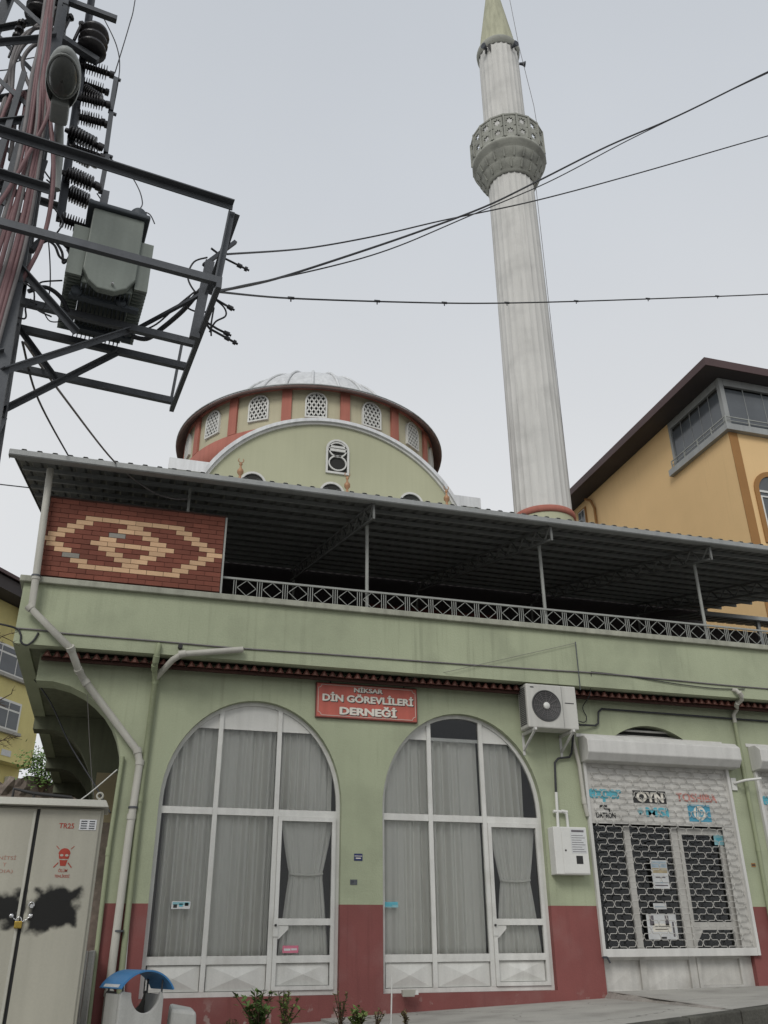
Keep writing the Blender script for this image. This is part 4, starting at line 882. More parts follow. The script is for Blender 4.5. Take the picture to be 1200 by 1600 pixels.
# ================================================================== MINARET
MN = root('minaret', (11.12, 8, 0), 'tall white fluted minaret with one stone balcony and a pointed green grey cone', 'minaret'); MN.scale = (.885, .885, 1)
mc = (11.12, 8, 0)
def flute(z0, z1, r0, r1, n=24, k=8, dep=.038, steps=2):
    m = MB(); vs = []; cnt = n*k
    for s in range(steps+1):
        t = s/steps; z = z0+(z1-z0)*t; r = r0+(r1-r0)*t
        for j in range(cnt):
            a = 2*math.pi*j/cnt; u = (j % k)/k; rr = r-dep*math.sin(math.pi*u)**.6; vs.append((mc[0]+rr*math.cos(a), mc[1]+rr*math.sin(a), z))
    m.smooth = True
    m.mesh(vs, [(s*cnt+j, s*cnt+(j+1) % cnt, (s+1)*cnt+(j+1) % cnt, (s+1)*cnt+j) for s in range(steps) for j in range(cnt)]); return m
obj('shaft', flute(12.3, 25.9, .965, .925), 'mina', MN)
obj('upper_shaft', flute(26.9, 32.9, .90, .885), 'mina', MN)
obj('base_ring', MB().lathe([(.97, 12.06), (1.05, 12.07), (1.07, 12.16), (1.05, 12.26), (.95, 12.3)], mc, 48), 'salmon', MN)
obj('base', MB().lathe([(1.01, 9.0), (1.01, 12.06)], mc, 48).box(10.0, 12.24, 6.99, 9.1, 0, 9.0), 'mosque_green', MN)
cb = MB().lathe([(.93, 25.685), (1.0, 25.727), (1.0, 25.828), (1.05, 25.862), (1.10, 26.021), (1.19, 26.147), (1.19, 26.198), (1.24, 26.231), (1.30, 26.416), (1.38, 26.525), (1.38, 26.584), (1.44, 26.618), (1.49, 26.752), (1.53, 26.786), (1.53, 26.903), (.9, 26.920)], mc, 64)
obj('corbel', cb, 'mina_dirty', MN)
ni = MB()
for r, z0, z1, n, ph in ((1.13, 25.84, 26.14, 16, 0), (1.32, 26.21, 26.53, 20, .1)):
    for i in range(n):
        a = 2*math.pi*(i+ph)/n; o = Vector((mc[0]+r*math.cos(a), mc[1]+r*math.sin(a), 0)); ov = Vector((math.cos(a), math.sin(a), 0)); rx = Vector((-math.sin(a), math.cos(a), 0))
        ni.bar(o+ov*-.075+Vector((0, 0, z0)), o+ov*.075+Vector((0, 0, z1)), .028, .06, rx)
obj('corbel_rib', ni, 'mina_dirty', MN, kind='stuff')
NP = 18; pm_ = MB(); Rb = 1.47; wdt = 2*Rb*math.tan(math.pi/NP)
def starring(cz, x0, x1, z0, z1, r):
    h = [(r*(1 if i % 2 == 0 else .55)*math.cos(2*math.pi*i/16), cz+r*1.05*(1 if i % 2 == 0 else .55)*math.sin(2*math.pi*i/16)) for i in range(16)]
    o = []
    for i in range(16):
        a = 2*math.pi*i/16; c, s = math.cos(a), math.sin(a); k = min(((x1 if c > 0 else -x0)/abs(c)) if abs(c) > 1e-6 else 9, ((z1-cz if s > 0 else cz-z0)/abs(s)) if abs(s) > 1e-6 else 9)
        o.append((c*k, cz+s*k))
    for i in range(16):
        j = (i+1) % 16
        pm_.hexa([(o[i][0], -.035, o[i][1]), (o[j][0], -.035, o[j][1]), (h[j][0], -.035, h[j][1]), (h[i][0], -.035, h[i][1]), (o[i][0], .035, o[i][1]), (o[j][0], .035, o[j][1]), (h[j][0], .035, h[j][1]), (h[i][0], .035, h[i][1])])
hw = wdt/2-.03
starring(.27, -hw, hw, .0, .53, .17); starring(.80, -hw, hw, .53, 1.06, .185)
pm_.box(-wdt/2-.02, -wdt/2+.045, -.085, .05, -.02, 1.12); pm_.box(-wdt/2, wdt/2, -.06, .06, 1.061, 1.14)
pme2 = mesh_of('balcony_panel', pm_, 'mina_dirty', (0, 0, 0))
for i in range(NP):
    a = 2*math.pi*i/NP; inst('balcony_panel', pme2, (mc[0]+Rb*math.sin(a), mc[1]-Rb*math.cos(a), 26.92), MN, (0, 0, a))
lp = MB().lathe([(.885, 32.85), (.96, 32.95), (.98, 33.12), (.95, 33.22), (.78, 33.28)], mc, 48); obj('cone_lip', lp, 'mina_dirty', MN)
obj('cone', MB().lathe([(.82, 33.26), (.76, 33.9), (.02, 38.8)], mc, 48), 'mina_cone', MN)
rs = random.Random(5)
for a in (-62, -50, 16):
    aa = R(a); st = MB(); zl = [32.9-rs.uniform(.2, .55) for _ in range(5)]
    for k in range(4):
        q = [aa+(k+e-2)*.035 for e in (0, 1)]; st.face([(mc[0]+.908*math.sin(q[0]), mc[1]-.908*math.cos(q[0]), zl[k]), (mc[0]+.908*math.sin(q[1]), mc[1]-.908*math.cos(q[1]), zl[k+1]), (mc[0]+.908*math.sin(q[1]), mc[1]-.908*math.cos(q[1]), 32.9), (mc[0]+.908*math.sin(q[0]), mc[1]-.908*math.cos(q[0]), 32.9)])
    obj('soot_mark', st, 'black_stain', MN)
for a in (-58, 17, 75):
    aa = R(a); d = Vector((math.sin(aa), -math.cos(aa), -.1)); o = Vector((mc[0], mc[1], 32.72))+d*.95; ls = MB(); ls.tube([o-d*.02, o+d*.12, o+d*.26], [.05, .07, .13], 12); ls.v = [((x-mc[0])*.885+mc[0], (y-mc[1])*.885+mc[1], z) for x, y, z in ls.v]
    tag(obj('loudspeaker', ls, 'steel_dark'), {-58: 'small dark horn loudspeaker at the left side under the minaret cone', 17: 'small dark horn loudspeaker facing the street under the minaret cone', 75: 'small dark horn loudspeaker at the right side under the minaret cone'}[a], 'loudspeaker', 'loudspeakers under the minaret cone')
obj('lightning_cable', MB().tube([(11.5, 7.3, 38), (11.9, 7.4, 33.2), (12.35, 7.5, 30), (12.62, 7.8, 28.0), (12.05, 7.6, 26.1), (12.05, 7.7, 12.4)], .012, 5), 'cable_grey', MN)

# ================================================================== YELLOW APARTMENT HOUSE ON THE RIGHT
YB = root('yellow_house', (24, 11, 0), 'tall yellow rendered house with glazed corner balcony and dark overhanging roof', 'house')
obj('wall', MB().box(17, 33, 6.4, 16.4, -1, 15.35).box(17, 33, 9.3, 16.4, 15.35, 17.34), 'yellow', YB)
obj('corner_strip', MB().box(16.985, 17.30, 6.375, 6.398, 0, 15.30), 'ochre', YB)
obj('balcony_slab', MB().box(16.84, 33, 6.22, 6.398, 15.30, 15.52).box(16.84, 16.998, 6.398, 9.45, 15.30, 15.52).box(17, 33, 6.4, 9.29, 15.352, 15.52), 'gutter', YB)
obj('balcony_interior', MB().box(17.12, 32, 6.6, 9.29, 15.53, 17.3), 'dark', YB)
gf = MB(); gf.box(17.0, 17.16, 6.36, 6.52, 15.53, 17.34); gf.box(17.0, 17.1, 6.53, 9.28, 17.08, 17.34); gf.box(17.17, 33, 6.36, 6.46, 17.08, 17.34); gf.box(17.0, 17.1, 9.18, 9.29, 15.53, 17.079)
obj('balcony_frame', gf, 'gutter', YB)
def paneset(n, fn, fr):
    for i in range(n): obj('glass_panel', fn(i), 'glass_far', YB); obj('pane_edge', fr(i), 'gutter', YB)
paneset(5, lambda i: MB().box(17.05, 17.06, 6.56+i*.525, 6.56+i*.525+.505, 15.56, 16.92), lambda i: MB().box(17.04, 17.07, 6.56+i*.525+.507, 6.56+i*.525+.523, 15.54, 17.079))
paneset(14, lambda i: MB().box(17.2+i*.72, 17.2+i*.72+.70, 6.42, 6.43, 15.56, 16.98), lambda i: MB().box(17.2+i*.72+.702, 17.2+i*.72+.718, 6.41, 6.44, 15.54, 17.079))
rl = MB(); rl.bar((16.9, 6.28, 15.80), (16.9, 9.3, 15.80), .03); rl.bar((16.9, 6.28, 15.66), (16.9, 9.3, 15.66), .02); rl.bar((16.9, 6.28, 15.80), (30, 6.28, 15.80), .03); rl.bar((16.9, 6.28, 15.66), (30, 6.28, 15.66), .02)
for i in range(5): rl.bar((16.9, 6.28+i*.75, 15.52), (16.9, 6.28+i*.75, 15.82), .035)
for i in range(1, 12): rl.bar((16.9+i*.85, 6.28, 15.52), (16.9+i*.85, 6.28, 15.82), .035)
obj('balcony_rail', rl, 'rail', YB)
ro_ = MB(); ex0, ex1, ey0, ey1 = 16.22, 34, 5.86, 17.3
ro_.hexa([(ex0, ey0, 17.36), (ex1, ey0, 17.36), (ex1, ey1, 17.36), (ex0, ey1, 17.36), (ex0, ey0, 17.42), (ex1, ey0, 17.42), (ex1, ey1, 17.42), (ex0, ey1, 17.42)]); obj('soffit', ro_, 'soffit', YB)
fa = MB(); fa.box(ex0-.03, ex1, ey0-.03, ey0-.002, 17.33, 17.62); fa.box(ex0-.03, ex0-.002, ey0-.002, ey1, 17.33, 17.62); obj('fascia', fa, 'fascia', YB)
rt_ = MB(); yc = (ey0+ey1)/2
rt_.mesh([(ex0, ey0, 17.5), (ex1, ey0, 17.5), (ex1, ey1, 17.5), (ex0, ey1, 17.5), (ex0+5, yc, 19.2), (ex1, yc, 19.2)], [(0, 1, 5, 4), (3, 4, 5, 2), (0, 4, 3)]); obj('roof', rt_, 'fascia', YB)
sg = MB(); sg.bar((ex0+.15, ey0+1.5, 17.75), (ex0+.15, ey1, 17.75), .02)
for i in range(14): sg.bar((ex0+.15, ey0+1.6+i*.75, 17.6), (ex0+.15, ey0+1.6+i*.75, 17.76), .02)
obj('snow_guard', sg, 'rail', YB)
def house_window(cx, z0, w, h, y):
    sp = z0+h-w/2
    def ol(k): return [(cx-w/2-k, z0-k), (cx+w/2+k, z0-k)]+[(cx+(w/2+k)*math.cos(math.pi*i/16), sp+(w/2+k)*math.sin(math.pi*i/16)) for i in range(17)]
    f = MB(); A, Q = ol(.16), ol(0); n = len(A)
    for i in range(n):
        j = (i+1) % n; f.hexa([(A[i][0], y-.05, A[i][1]), (A[j][0], y-.05, A[j][1]), (Q[j][0], y-.05, Q[j][1]), (Q[i][0], y-.05, Q[i][1]), (A[i][0], y-.003, A[i][1]), (A[j][0], y-.003, A[j][1]), (Q[j][0], y-.003, Q[j][1]), (Q[i][0], y-.003, Q[i][1])])
    w_ = obj('window', f, 'ochre', YB, org=(cx, y, z0)); obj('pane', MB().face([(x, y-.008, z) for x, z in Q]), 'glass_far', w_)
    obj('frame', MB().box(cx-w/2, cx+w/2, y-.04, y-.009, sp-.05, sp+.02).box(cx-w/2, cx+w/2, y-.04, y-.009, sp-.22, sp-.17).box(cx-w/2, cx-w/2+.06, y-.04, y-.0095, z0, sp-.22).box(cx-.03, cx+.03, y-.04, y-.0095, z0, sp-.22), 'pvc', w_)
house_window(18.2, 11.7, 1.1, 2.15, 6.4); house_window(21.5, 11.7, 1.1, 2.15, 6.4)
vw = MB().box(16.95, 16.998, 15.35, 16.0, 16.3, 17.05); vv = obj('window', vw, 'ochre', YB, org=(17, 15.6, 16.3)); obj('frame', MB().box(16.93, 16.949, 15.43, 15.92, 16.37, 16.98), 'pvc', vv); obj('pane', MB().box(16.92, 16.929, 15.46, 15.66, 16.41, 16.94).box(16.92, 16.929, 15.70, 15.89, 16.41, 16.94), 'glass_far', vv)
obj('vent_pipe', MB().tube([(16.9, 15.2, 17.3), (16.88, 14.75, 17.0), (16.93, 14.62, 16.6), (16.93, 14.62, 12)], .05, 8), 'ochre', YB)

# ================================================================== OLD YELLOW HOUSE, STONE WALL, BUSH ON THE LEFT
K = 1.8
HA = Vector((-4.66, 37.18, 0)); hd = Vector((math.sin(R(34)), math.cos(R(34)), 0)); hn = Vector((hd.y, -hd.x, 0))
YH = root('old_yellow_house', (-7, 38, 0), 'older lemon yellow house with white framed windows and a brown eave', 'house')
def hp(s, d, z): return HA+hd*s+hn*d+Vector((0, 0, z))
def hbox(mb, s0, s1, d0, d1, z0, z1): return mb.hexa([hp(s0, d1, z0), hp(s1, d1, z0), hp(s1, d0, z0), hp(s0, d0, z0), hp(s0, d1, z1), hp(s1, d1, z1), hp(s1, d0, z1), hp(s0, d0, z1)])
obj('wall', hbox(MB(), -12, 0, -9, 0, 9.4, 17.2), 'yellow_old', YH); obj('lower_wall', hbox(MB(), -12, 0, -9, -.7, -1, 9.39), 'yellow_old', YH)
obj('shop_opening', hbox(MB(), -6, -1.9, -.75, -.69, 2, 9.0), 'dark', YH)
obj('eave', hbox(MB(), -12.5, -2.9, -9, 1.1, 17.25, 17.9).hexa([hp(-2.9, 1.1, 16.4), hp(.4, 1.1, 16.4), hp(.4, -9, 16.4), hp(-2.9, -9, 16.4), hp(-2.9, 1.1, 17.9), hp(.4, 1.1, 17.9), hp(.4, -9, 17.9), hp(-2.9, -9, 17.9)]), 'soffit', YH)
obj('roof', MB().mesh([hp(-12.7, 1.3, 17.92), hp(.6, 1.3, 17.92), hp(.6, -9, 17.92), hp(-12.7, -9, 17.92), hp(-12.7, -4, 19.6), hp(-2.5, -4, 19.6)], [(0, 1, 5, 4), (2, 3, 4, 5), (1, 2, 5), (0, 4, 3)]).mesh([hp(-12.7, 1.3, 17.92), hp(.6, 1.3, 17.92), hp(.6, 1.3, 18.1), hp(-12.7, 1.3, 18.1)], [(0, 1, 2, 3)]), 'fascia', YH)
def hw_(s0, s1, z0, z1, div, bar):
    f = hbox(MB(), s0-.08, s1+.08, .001, .06, z0-.08, z1+.08); w_ = obj('window', f, 'pvc', YH, org=tuple(hp(s0, 0, z0)))
    for i in range(div):
        a = s0+(s1-s0)*i/div+.04; b = s0+(s1-s0)*(i+1)/div-.04
        obj('pane', hbox(MB(), a, b, .061, .07, z0+.05, bar-.05), 'glass_far', w_); obj('pane', hbox(MB(), a, b, .061, .07, bar+.05, z1-.04), 'glass_far', w_)
    obj('sill', hbox(MB(), s0-.2, s1+.2, .001, .22, z0-.24, z0-.085), 'concrete', w_)
hw_(-5.0, -1.3, 13.65, 15.0, 3, 14.65); hw_(-4.2, -1.65, 10.95, 12.3, 3, 11.9); hw_(-7.4, -5.4, 15.2, 16.6, 2, 16.1)
obj('meter_box', hbox(MB(), -1.0, -.25, -.69, -.45, 8.3, 8.85), 'pvc', YH); obj('name_plate', hbox(MB(), -2.4, -1.7, .001, .02, 9.65, 9.95), 'paper', YH)
sw3 = MB(); rz = random.Random(3); nxs, nzs = 30, 26
vs = [(-5.2+i*.19, 20-abs(rz.gauss(0, .10)), -1+j*.285+(rz.uniform(-.22, .1) if j == nzs-1 else 0)) for j in range(nzs) for i in range(nxs)]
sw3.mesh(vs, [(j*nxs+i, j*nxs+i+1, (j+1)*nxs+i+1, (j+1)*nxs+i) for j in range(nzs-1) for i in range(nxs-1)]); sw3.box(-5.2, .3, 20.05, 20.6, -1, 5.9); sw3.box(-4.6, -4.1, 3, 19.7, -1, 5.2)  # last box: mostly unseen side return, added to shade the overhang underside
obj('stone_wall', sw3, 'stone', None, 'crumbling rough stone wall behind the overhang arches, with an added light-blocking side return', 'wall')

# ================================================================== LATTICE TOWER WITH TRANSFORMER PLATFORM
EX = Vector((math.cos(R(7)), math.sin(R(7)), 0)); EY = Vector((-EX.y, EX.x, 0))
def T(u, v, z): p = EX*u+EY*v; return (p.x, p.y, z)
def TP(pts): return [T(*p) for p in pts]
TW = root('lattice_tower', T(-2.6, -6.2, -.2), 'grey steel lattice power tower with a projecting platform frame of channel beams', 'power tower')
def leg(z):
    t = (11-z)/11; return {'nr': (-2.395+.55*t, -6.42-.55*t), 'fr': (-2.395+.55*t, -6.0+.55*t), 'nl': (-2.84-.80*t, -6.42-.55*t), 'fl': (-2.84-.80*t, -6.0+.55*t)}
for k in ('nr', 'fr', 'nl', 'fl'):
    a, b = leg(-.3)[k], leg(11)[k]; fl = 1 if k in ('nr', 'fl') else -1
    obj('leg', MB().angle(T(*a, -.3), T(*b, 11), .095, .014, EX, fl), 'steel', TW)
zz = -.1; flip = 0; hs = []
while zz < 10.6: hs.append(zz); zz += .95-.045*zz
for z0, z1 in zip(hs[:-1], hs[1:]):
    for p, q in (('nr', 'fr'), ('nl', 'nr'), ('fl', 'fr'), ('nl', 'fl')):
        a, b = (leg(z0)[p], leg(z1)[q]) if flip else (leg(z0)[q], leg(z1)[p]); obj('brace', MB().angle(T(*a, z0), T(*b, z1), .05, .008), 'steel', TW)
    flip ^= 1
for v, u0, z in ((-7.04, -3.3, 6.0), (-6.11, -3.2, 6.0), (-5.71, -3.2, 6.0), (-5.06, -2.12, 6.0)):       # platform joists
    m = MB().hexa([T(u0, v-.025, z-.035), T(-.55, v-.025, z-.035), T(-.55, v+.025, z-.035), T(u0, v+.025, z-.035), T(u0, v-.025, z+.035), T(-.55, v-.025, z+.035), T(-.55, v+.025, z+.035), T(u0, v+.025, z+.035)])
    m.hexa([T(u0, v+.026, z+.025), T(-.55, v+.026, z+.025), T(-.55, v+.07, z+.025), T(u0, v+.07, z+.025), T(u0, v+.026, z+.035), T(-.55, v+.026, z+.035), T(-.55, v+.07, z+.035), T(u0, v+.07, z+.035)])
    obj('joist', m, 'steel', TW)
obj('end_beam', MB().bar(T(-.575, -7.08, 5.93), T(-.575, -5.0, 5.93), .045, .05), 'steel', TW)
obj('guard_beam', MB().angle(T(-3.3, -7.06, 6.92), T(-.52, -7.06, 6.86), .068, .012), 'steel', TW)
obj('guard_beam', MB().angle(T(-3.2, -7.04, 6.50), T(-2.02, -7.04, 6.46), .06, .01), 'steel', TW)
obj('guard_beam', MB().angle(T(-3.3, -5.1, 8.15), T(-2.0, -5.1, 8.1), .06, .01), 'steel', TW)
obj('guard_post', MB().angle(T(-.54, -7.03, 6.86), T(-.60, -6.97, 6.0), .055, .01, EY), 'steel', TW); obj('guard_post', MB().angle(T(-.50, -7.02, 6.84), T(-.58, -6.42, 6.36), .06, .01, EY), 'steel', TW)
obj('guard_post', MB().bar(T(-.57, -6.42, 6.74), T(-.63, -6.38, 5.85), .085, .06, EY), 'steel', TW); obj('guard_post', MB().bar(T(-.60, -5.06, 6.0), T(-.56, -5.06, 6.72), .03), 'steel', TW)
obj('cable_arm', MB().bar(T(-.62, -6.4, 6.70), T(-.34, -6.4, 7.10), .035), 'steel_dark', TW); obj('cable_arm', MB().bar(T(-.60, -6.41, 6.36), T(-1.2, -5.9, 6.06), .03), 'steel_dark', TW)
def lp_(z, k): return T(*leg(z)[k], z)
for a, b, w in ((lp_(4.85, 'nr'), T(-1.19, -6.10, 5.97), .055), (lp_(5.1, 'fr'), T(-1.226, -5.72, 5.97), .048), (lp_(5.9, 'nr'), T(-1.62, -6.6, 5.45), .05), (lp_(6.0, 'fr'), T(-1.72, -5.55, 5.63), .04)):
    obj('strut', MB().angle(a, b, w, .01), 'steel', TW)
for u, z0, z1 in ((-2.14, 6.45, 7.2), (-2.24, 6.5, 7.3), (-2.36, 6.3, 8.1), (-2.48, 6.0, 8.2)): obj('cable_tray', MB().bar(T(u-.04, -6.62, z0), T(u, -6.62, z1), .05, .02, EY), 'steel', TW)
obj('bracket', MB().angle(T(-2.15, -6.2, 10.6), T(-1.97, -6.2, 6.95), .07, .012, EY), 'steel_dark', TW)
obj('bracket', MB().angle(T(-2.22, -6.2, 9.3), T(-2.02, -6.2, 7.2), .06, .012, EY, -1), 'steel', TW)
obj('crossarm', MB().bar(T(-2.62, -6.3, 9.36), T(-1.90, -6.3, 9.06), .075, .06), 'steel', TW)
obj('crossarm', MB().bar(T(-3.2, -6.35, 9.75), T(-1.8, -6.35, 9.72), .06, .06), 'steel', TW)
def disc_ins(c, r, h, mb): 
    pf = [(.02, 0)]
    for i in range(3): z = h*i/3; pf += [(r*.55, z+.01), (r, z+h*.06), (r*.92, z+h*.2), (r*.5, z+h*.27)]
    pf += [(r*.4, h), (.01, h+.02)]; return mb.lathe(pf, c, 20)
obj('pin_insulator', disc_ins(T(-2.52, -6.3, 9.40), .15, .34, MB()), 'porcelain', TW); obj('pin_insulator', disc_ins(T(-1.98, -6.3, 9.16), .15, .36, MB()), 'porcelain', TW)
obj('pin_insulator', disc_ins(T(-2.34, -6.2, 7.92), .13, .30, MB()), 'porcelain', TW)
for u, z in ((-2.28, 9.30), (-2.16, 9.25)): obj('bushing_rod', MB().tube([T(u, -6.3, z), T(u+.04, -6.3, z+.3)], .018, 6).tube([T(u+.03, -6.3, z+.26), T(u+.05, -6.3, z+.28)], .04, 8), 'porcelain', TW)
for u, z in ((-2.66, 9.3), (-2.3, 9.0), (-2.1, 8.95), (-2.56, 8.25)):
    m = MB().tube([T(u, -6.3, z), T(u-.03, -6.3, z-.6)], .012, 6)
    for i in range(3): m.tube([T(u-.005*i, -6.3, z-.06-i*.1), T(u-.005*i, -6.3, z-.09-i*.1)], .045, 10)
    obj('pin_insulator', m, 'porcelain', TW)
INS = [((-2.06, 9.06), (-1.72, 9.06), -6.2), ((-2.01, 8.84), (-1.76, 8.72), -6.1), ((-2.03, 8.52), (-1.70, 8.56), -6.25), ((-2.01, 8.37), (-1.68, 8.39), -6.15), ((-2.02, 8.21), (-1.71, 8.10), -6.1),
       ((-2.06, 8.04), (-1.69, 7.95), -6.25), ((-2.00, 7.90), (-1.66, 7.88), -6.2), ((-1.97, 7.66), (-1.67, 7.59), -6.1), ((-2.01, 7.49), (-1.64, 7.43), -6.25), ((-1.97, 6.97), (-1.66, 6.94), -6.2)]
INS += [((a+.02, za-.075), (b-.02, zb-.085), v+.16) for (a, za), (b, zb), v in (INS[0], INS[2], INS[4], INS[5], INS[7], INS[8])]
for (a, za), (b, zb), v in INS:
    A, Bq = Vector(T(a, v, za)), Vector(T(b, v, zb)); L = (Bq-A).length; d = (Bq-A)/L; pts = []; rr = []
    n = 9
    for i in range(n):
        t = .12+.70*i/n
        for dt, r in ((0, .03), (.01, .076), (.026, .072), (.038, .03)): pts.append(A+d*L*(t+dt)); rr.append(r)
    m = MB().tube([A]+pts+[Bq], [.022]+rr+[.022], 10); m.tube([A+d*L*.86, A+d*L*.99], .038, 8); obj('insulator', m, 'porcelain', TW)
for u0, z0, u1, z1 in ((-1.70, 9.01, -1.69, 8.53), (-1.68, 8.50, -1.66, 7.94), (-1.64, 7.91, -1.64, 7.43), (-1.61, 7.36, -1.61, 7.12)):
    m = MB().bar(T(u0, -6.2, z0), T(u1, -6.2, z1), .045, .06, EY).tube([T(u0-.02, -6.2, z0+.02), T(u0+.05, -6.2, z0+.01)], .02, 6); obj('fuse_tube', m, 'steel', TW)
# transformer
TF = root('transformer', T(-1.45, -6.05, 6.04), 'grey green pole transformer with fins, standing on the tower platform', 'transformer')
def tbox(mb, u0, u1, v0, v1, z0, z1): return mb.hexa([T(u0, v0, z0), T(u1, v0, z0), T(u1, v1, z0), T(u0, v1, z0), T(u0, v0, z1), T(u1, v0, z1), T(u1, v1, z1), T(u0, v1, z1)])
obj('tank', tbox(MB(), -1.66, -1.22, -6.44, -5.66, 6.12, 6.90), 'trafo', TF, bevel=.01)
fp = [(-1.665, 6.22), (-1.60, 6.10), (-1.52, 6.035), (-1.38, 6.035), (-1.28, 6.10), (-1.215, 6.22), (-1.215, 6.92), (-1.665, 6.92)]
m = MB(); n = len(fp); m.mesh([T(u, -6.52, z) for u, z in fp]+[T(u, -6.445, z) for u, z in fp], [tuple(range(n)), tuple(range(2*n-1, n-1, -1))]+[(i, i+n, (i+1) % n+n, (i+1) % n) for i in range(n)]); obj('front_plate', m, 'trafo', TF, bevel=.012)
for i in range(18):
    v = -6.48+i*.048
    for s, (a, b) in enumerate(((-1.80, -1.667), (-1.213, -1.10))): obj('fin', tbox(MB(), a, b, v, v+(.014 if i else .03), 6.15, 6.70), 'trafo', TF)
uf = MB()
for i in range(12): tbox(uf, -1.655+i*.037, -1.645+i*.037, -6.43, -5.67, 6.075, 6.118)
obj('underside_rib', uf, 'fins', TF)
obj('lid', tbox(MB(), -1.72, -1.17, -6.56, -5.60, 6.922, 6.972), 'fins', TF, bevel=.015)
for v in (-6.3, -5.85): obj('skid', tbox(MB(), -1.74, -1.14, v-.03, v+.03, 6.038, 6.072), 'fins', TF)
for u, v in ((-1.68, -6.34), (-1.30, -6.34)): obj('wheel', MB().lathe([(0, -.02), (.05, -.02), (.05, .02), (0, .02)], T(u, v, 6.085), 12, 'y'), 'fins', TF)
for u in (-1.58, -1.44, -1.30): 
    pf = [(.03, 6.975)]
    for i in range(5): pf += [(.03, 6.99+i*.05), (.06, 7.0+i*.05), (.055, 7.015+i*.05), (.03, 7.025+i*.05)]
    obj('bushing', MB().lathe(pf+[(.012, 7.27), (.001, 7.28)], T(u, -5.9, 0), 12), 'porcelain', TF)
obj('bushing', MB().lathe([(.07, 6.973), (.075, 7.0), (.075, 7.08), (.055, 7.11), (.02, 7.13), (.001, 7.16)], T(-1.27, -6.42, 0), 16), 'fins', TF)
obj('plate', tbox(MB(), -1.62, -1.56, -6.5, -6.47, 6.973, 7.18), 'steel', TF); obj('valve', MB().lathe([(0, -.035), (.012, -.03), (.012, 0)], T(-1.40, -6.521, 6.10), 8, 'y'), 'chrome', TF)
rw = random.Random(31)
for i, (u, v, z, lab) in enumerate(((-2.0, -6.5, 6.75, 'thin wire loop hanging from the fuse bracket beside the tower leg'), (-2.12, -6.5, 5.75, 'thin wire loop below the platform joist beside the tower leg'), (-1.98, -6.3, 6.25, 'small wire coil between tower leg and transformer'), (-2.2, -6.4, 7.6, 'wire loop tied to the tower leg behind the lamp arm'), (-2.5, -6.5, 5.6, 'loose wire loop at the left edge under the lowest crossbar'))):
    pts = [(u+rw.uniform(-.05, .05)+.13*math.sin(k*.9+i), v+rw.uniform(-.05, .05), z-.07*k+.08*math.cos(k*1.3+i)) for k in range(7)]
    tag(obj('wire', MB().tube(smooth_path(TP(pts), 6), .008, 5), 'cable'), lab, 'wire')
# street lamp
LM = root('street_lamp', T(-2.06, -6.9, 7.35), 'oval grey street lamp head with a glass bowl fixed to the lattice tower', 'street lamp')
hd_ = MB(); c = Vector(T(-2.085, -7.30, 7.44))
def lampring(k, s, dz): return [c+EX*(math.cos(2*math.pi*i/24)*.135*s)+EY*(math.sin(2*math.pi*i/24)*.30*s)+Vector((0, 0, dz)) for i in range(24)]
rings = [lampring(0, s, dz) for s, dz in ((.98, 0), (1.05, .02), (1.02, .07), (.85, .13), (.5, .165), (.05, .175))]
hd_.smooth = True; hd_.mesh([p for r in rings for p in r], [(k*24+i, k*24+(i+1) % 24, (k+1)*24+(i+1) % 24, (k+1)*24+i) for k in range(5) for i in range(24)]); obj('lamp_head', hd_, 'lamp_grey', LM)
bw = MB(); bw.smooth = True; c = Vector(T(-2.085, -7.36, 7.44)); rings = [[c+EX*(math.cos(2*math.pi*i/24)*.118*s)+EY*(math.sin(2*math.pi*i/24)*.215*s)+Vector((0, 0, dz)) for i in range(24)] for s, dz in ((1, .002), (.92, -.035), (.65, -.06), (.05, -.07))]
bw.mesh([p for r in rings for p in r], [(k*24+i, (k+1)*24+i, (k+1)*24+(i+1) % 24, k*24+(i+1) % 24) for k in range(3) for i in range(24)]); obj('bowl', bw, 'lamp_glass', LM)
obj('bowl_rim', MB().tube([c+EX*(math.cos(2*math.pi*i/24)*.122)+EY*(math.sin(2*math.pi*i/24)*.22)+Vector((0, 0, -.006)) for i in range(25)], .012, 6, False), 'lamp_grey', LM)
m = MB(); tbox(m, -2.16, -2.01, -7.10, -6.86, 7.41, 7.52); obj('gear_box', m, 'lamp_grey', LM, bevel=.02)
obj('arm', MB().tube(TP([(-2.08, -6.9, 7.46), (-2.06, -6.75, 7.42), (-2.03, -6.66, 7.25), (-2.0, -6.62, 6.9)]), .035, 10), 'lamp_grey', LM)
# cables on the tower
def tcable(pts, r, m, lab, grp=None, n=6, sm=6): return obj('cable', MB().tube(smooth_path(TP(pts), sm), r, n), m, None, lab, 'cable', grp)
rc = random.Random(12)
for i in range(9):
    o = (i-4)*.019; j = lambda: rc.uniform(-.012, .012)
    tcable([(-2.43+o*.5+j(), -6.75, 9.7), (-2.41+o*.5+j(), -6.75, 9.12), (-2.36+o*.6+j(), -6.76+abs(o)*.5, 8.5), (-2.32+o*.8+j(), -6.76, 8.0), (-2.26+o+j(), -6.76+rc.uniform(0, .06), 7.4), (-2.23+o*1.2+j(), -6.76, 6.65), (-2.24+o*1.4+j(), -6.76, 6.0), (-2.26+o*1.4, -6.75, 5.2), (-2.28+o*1.4, -6.74, 3.8)],
           .017 if i % 3 else .022, 'pink' if i % 4 else 'cable_grey', ('faded red' if i % 4 else 'grey')+' cable within the thick bundle running down the lattice tower', 'cables bundled down the tower')
PK = 'faded red cable curving out from the bundle near the street lamp'
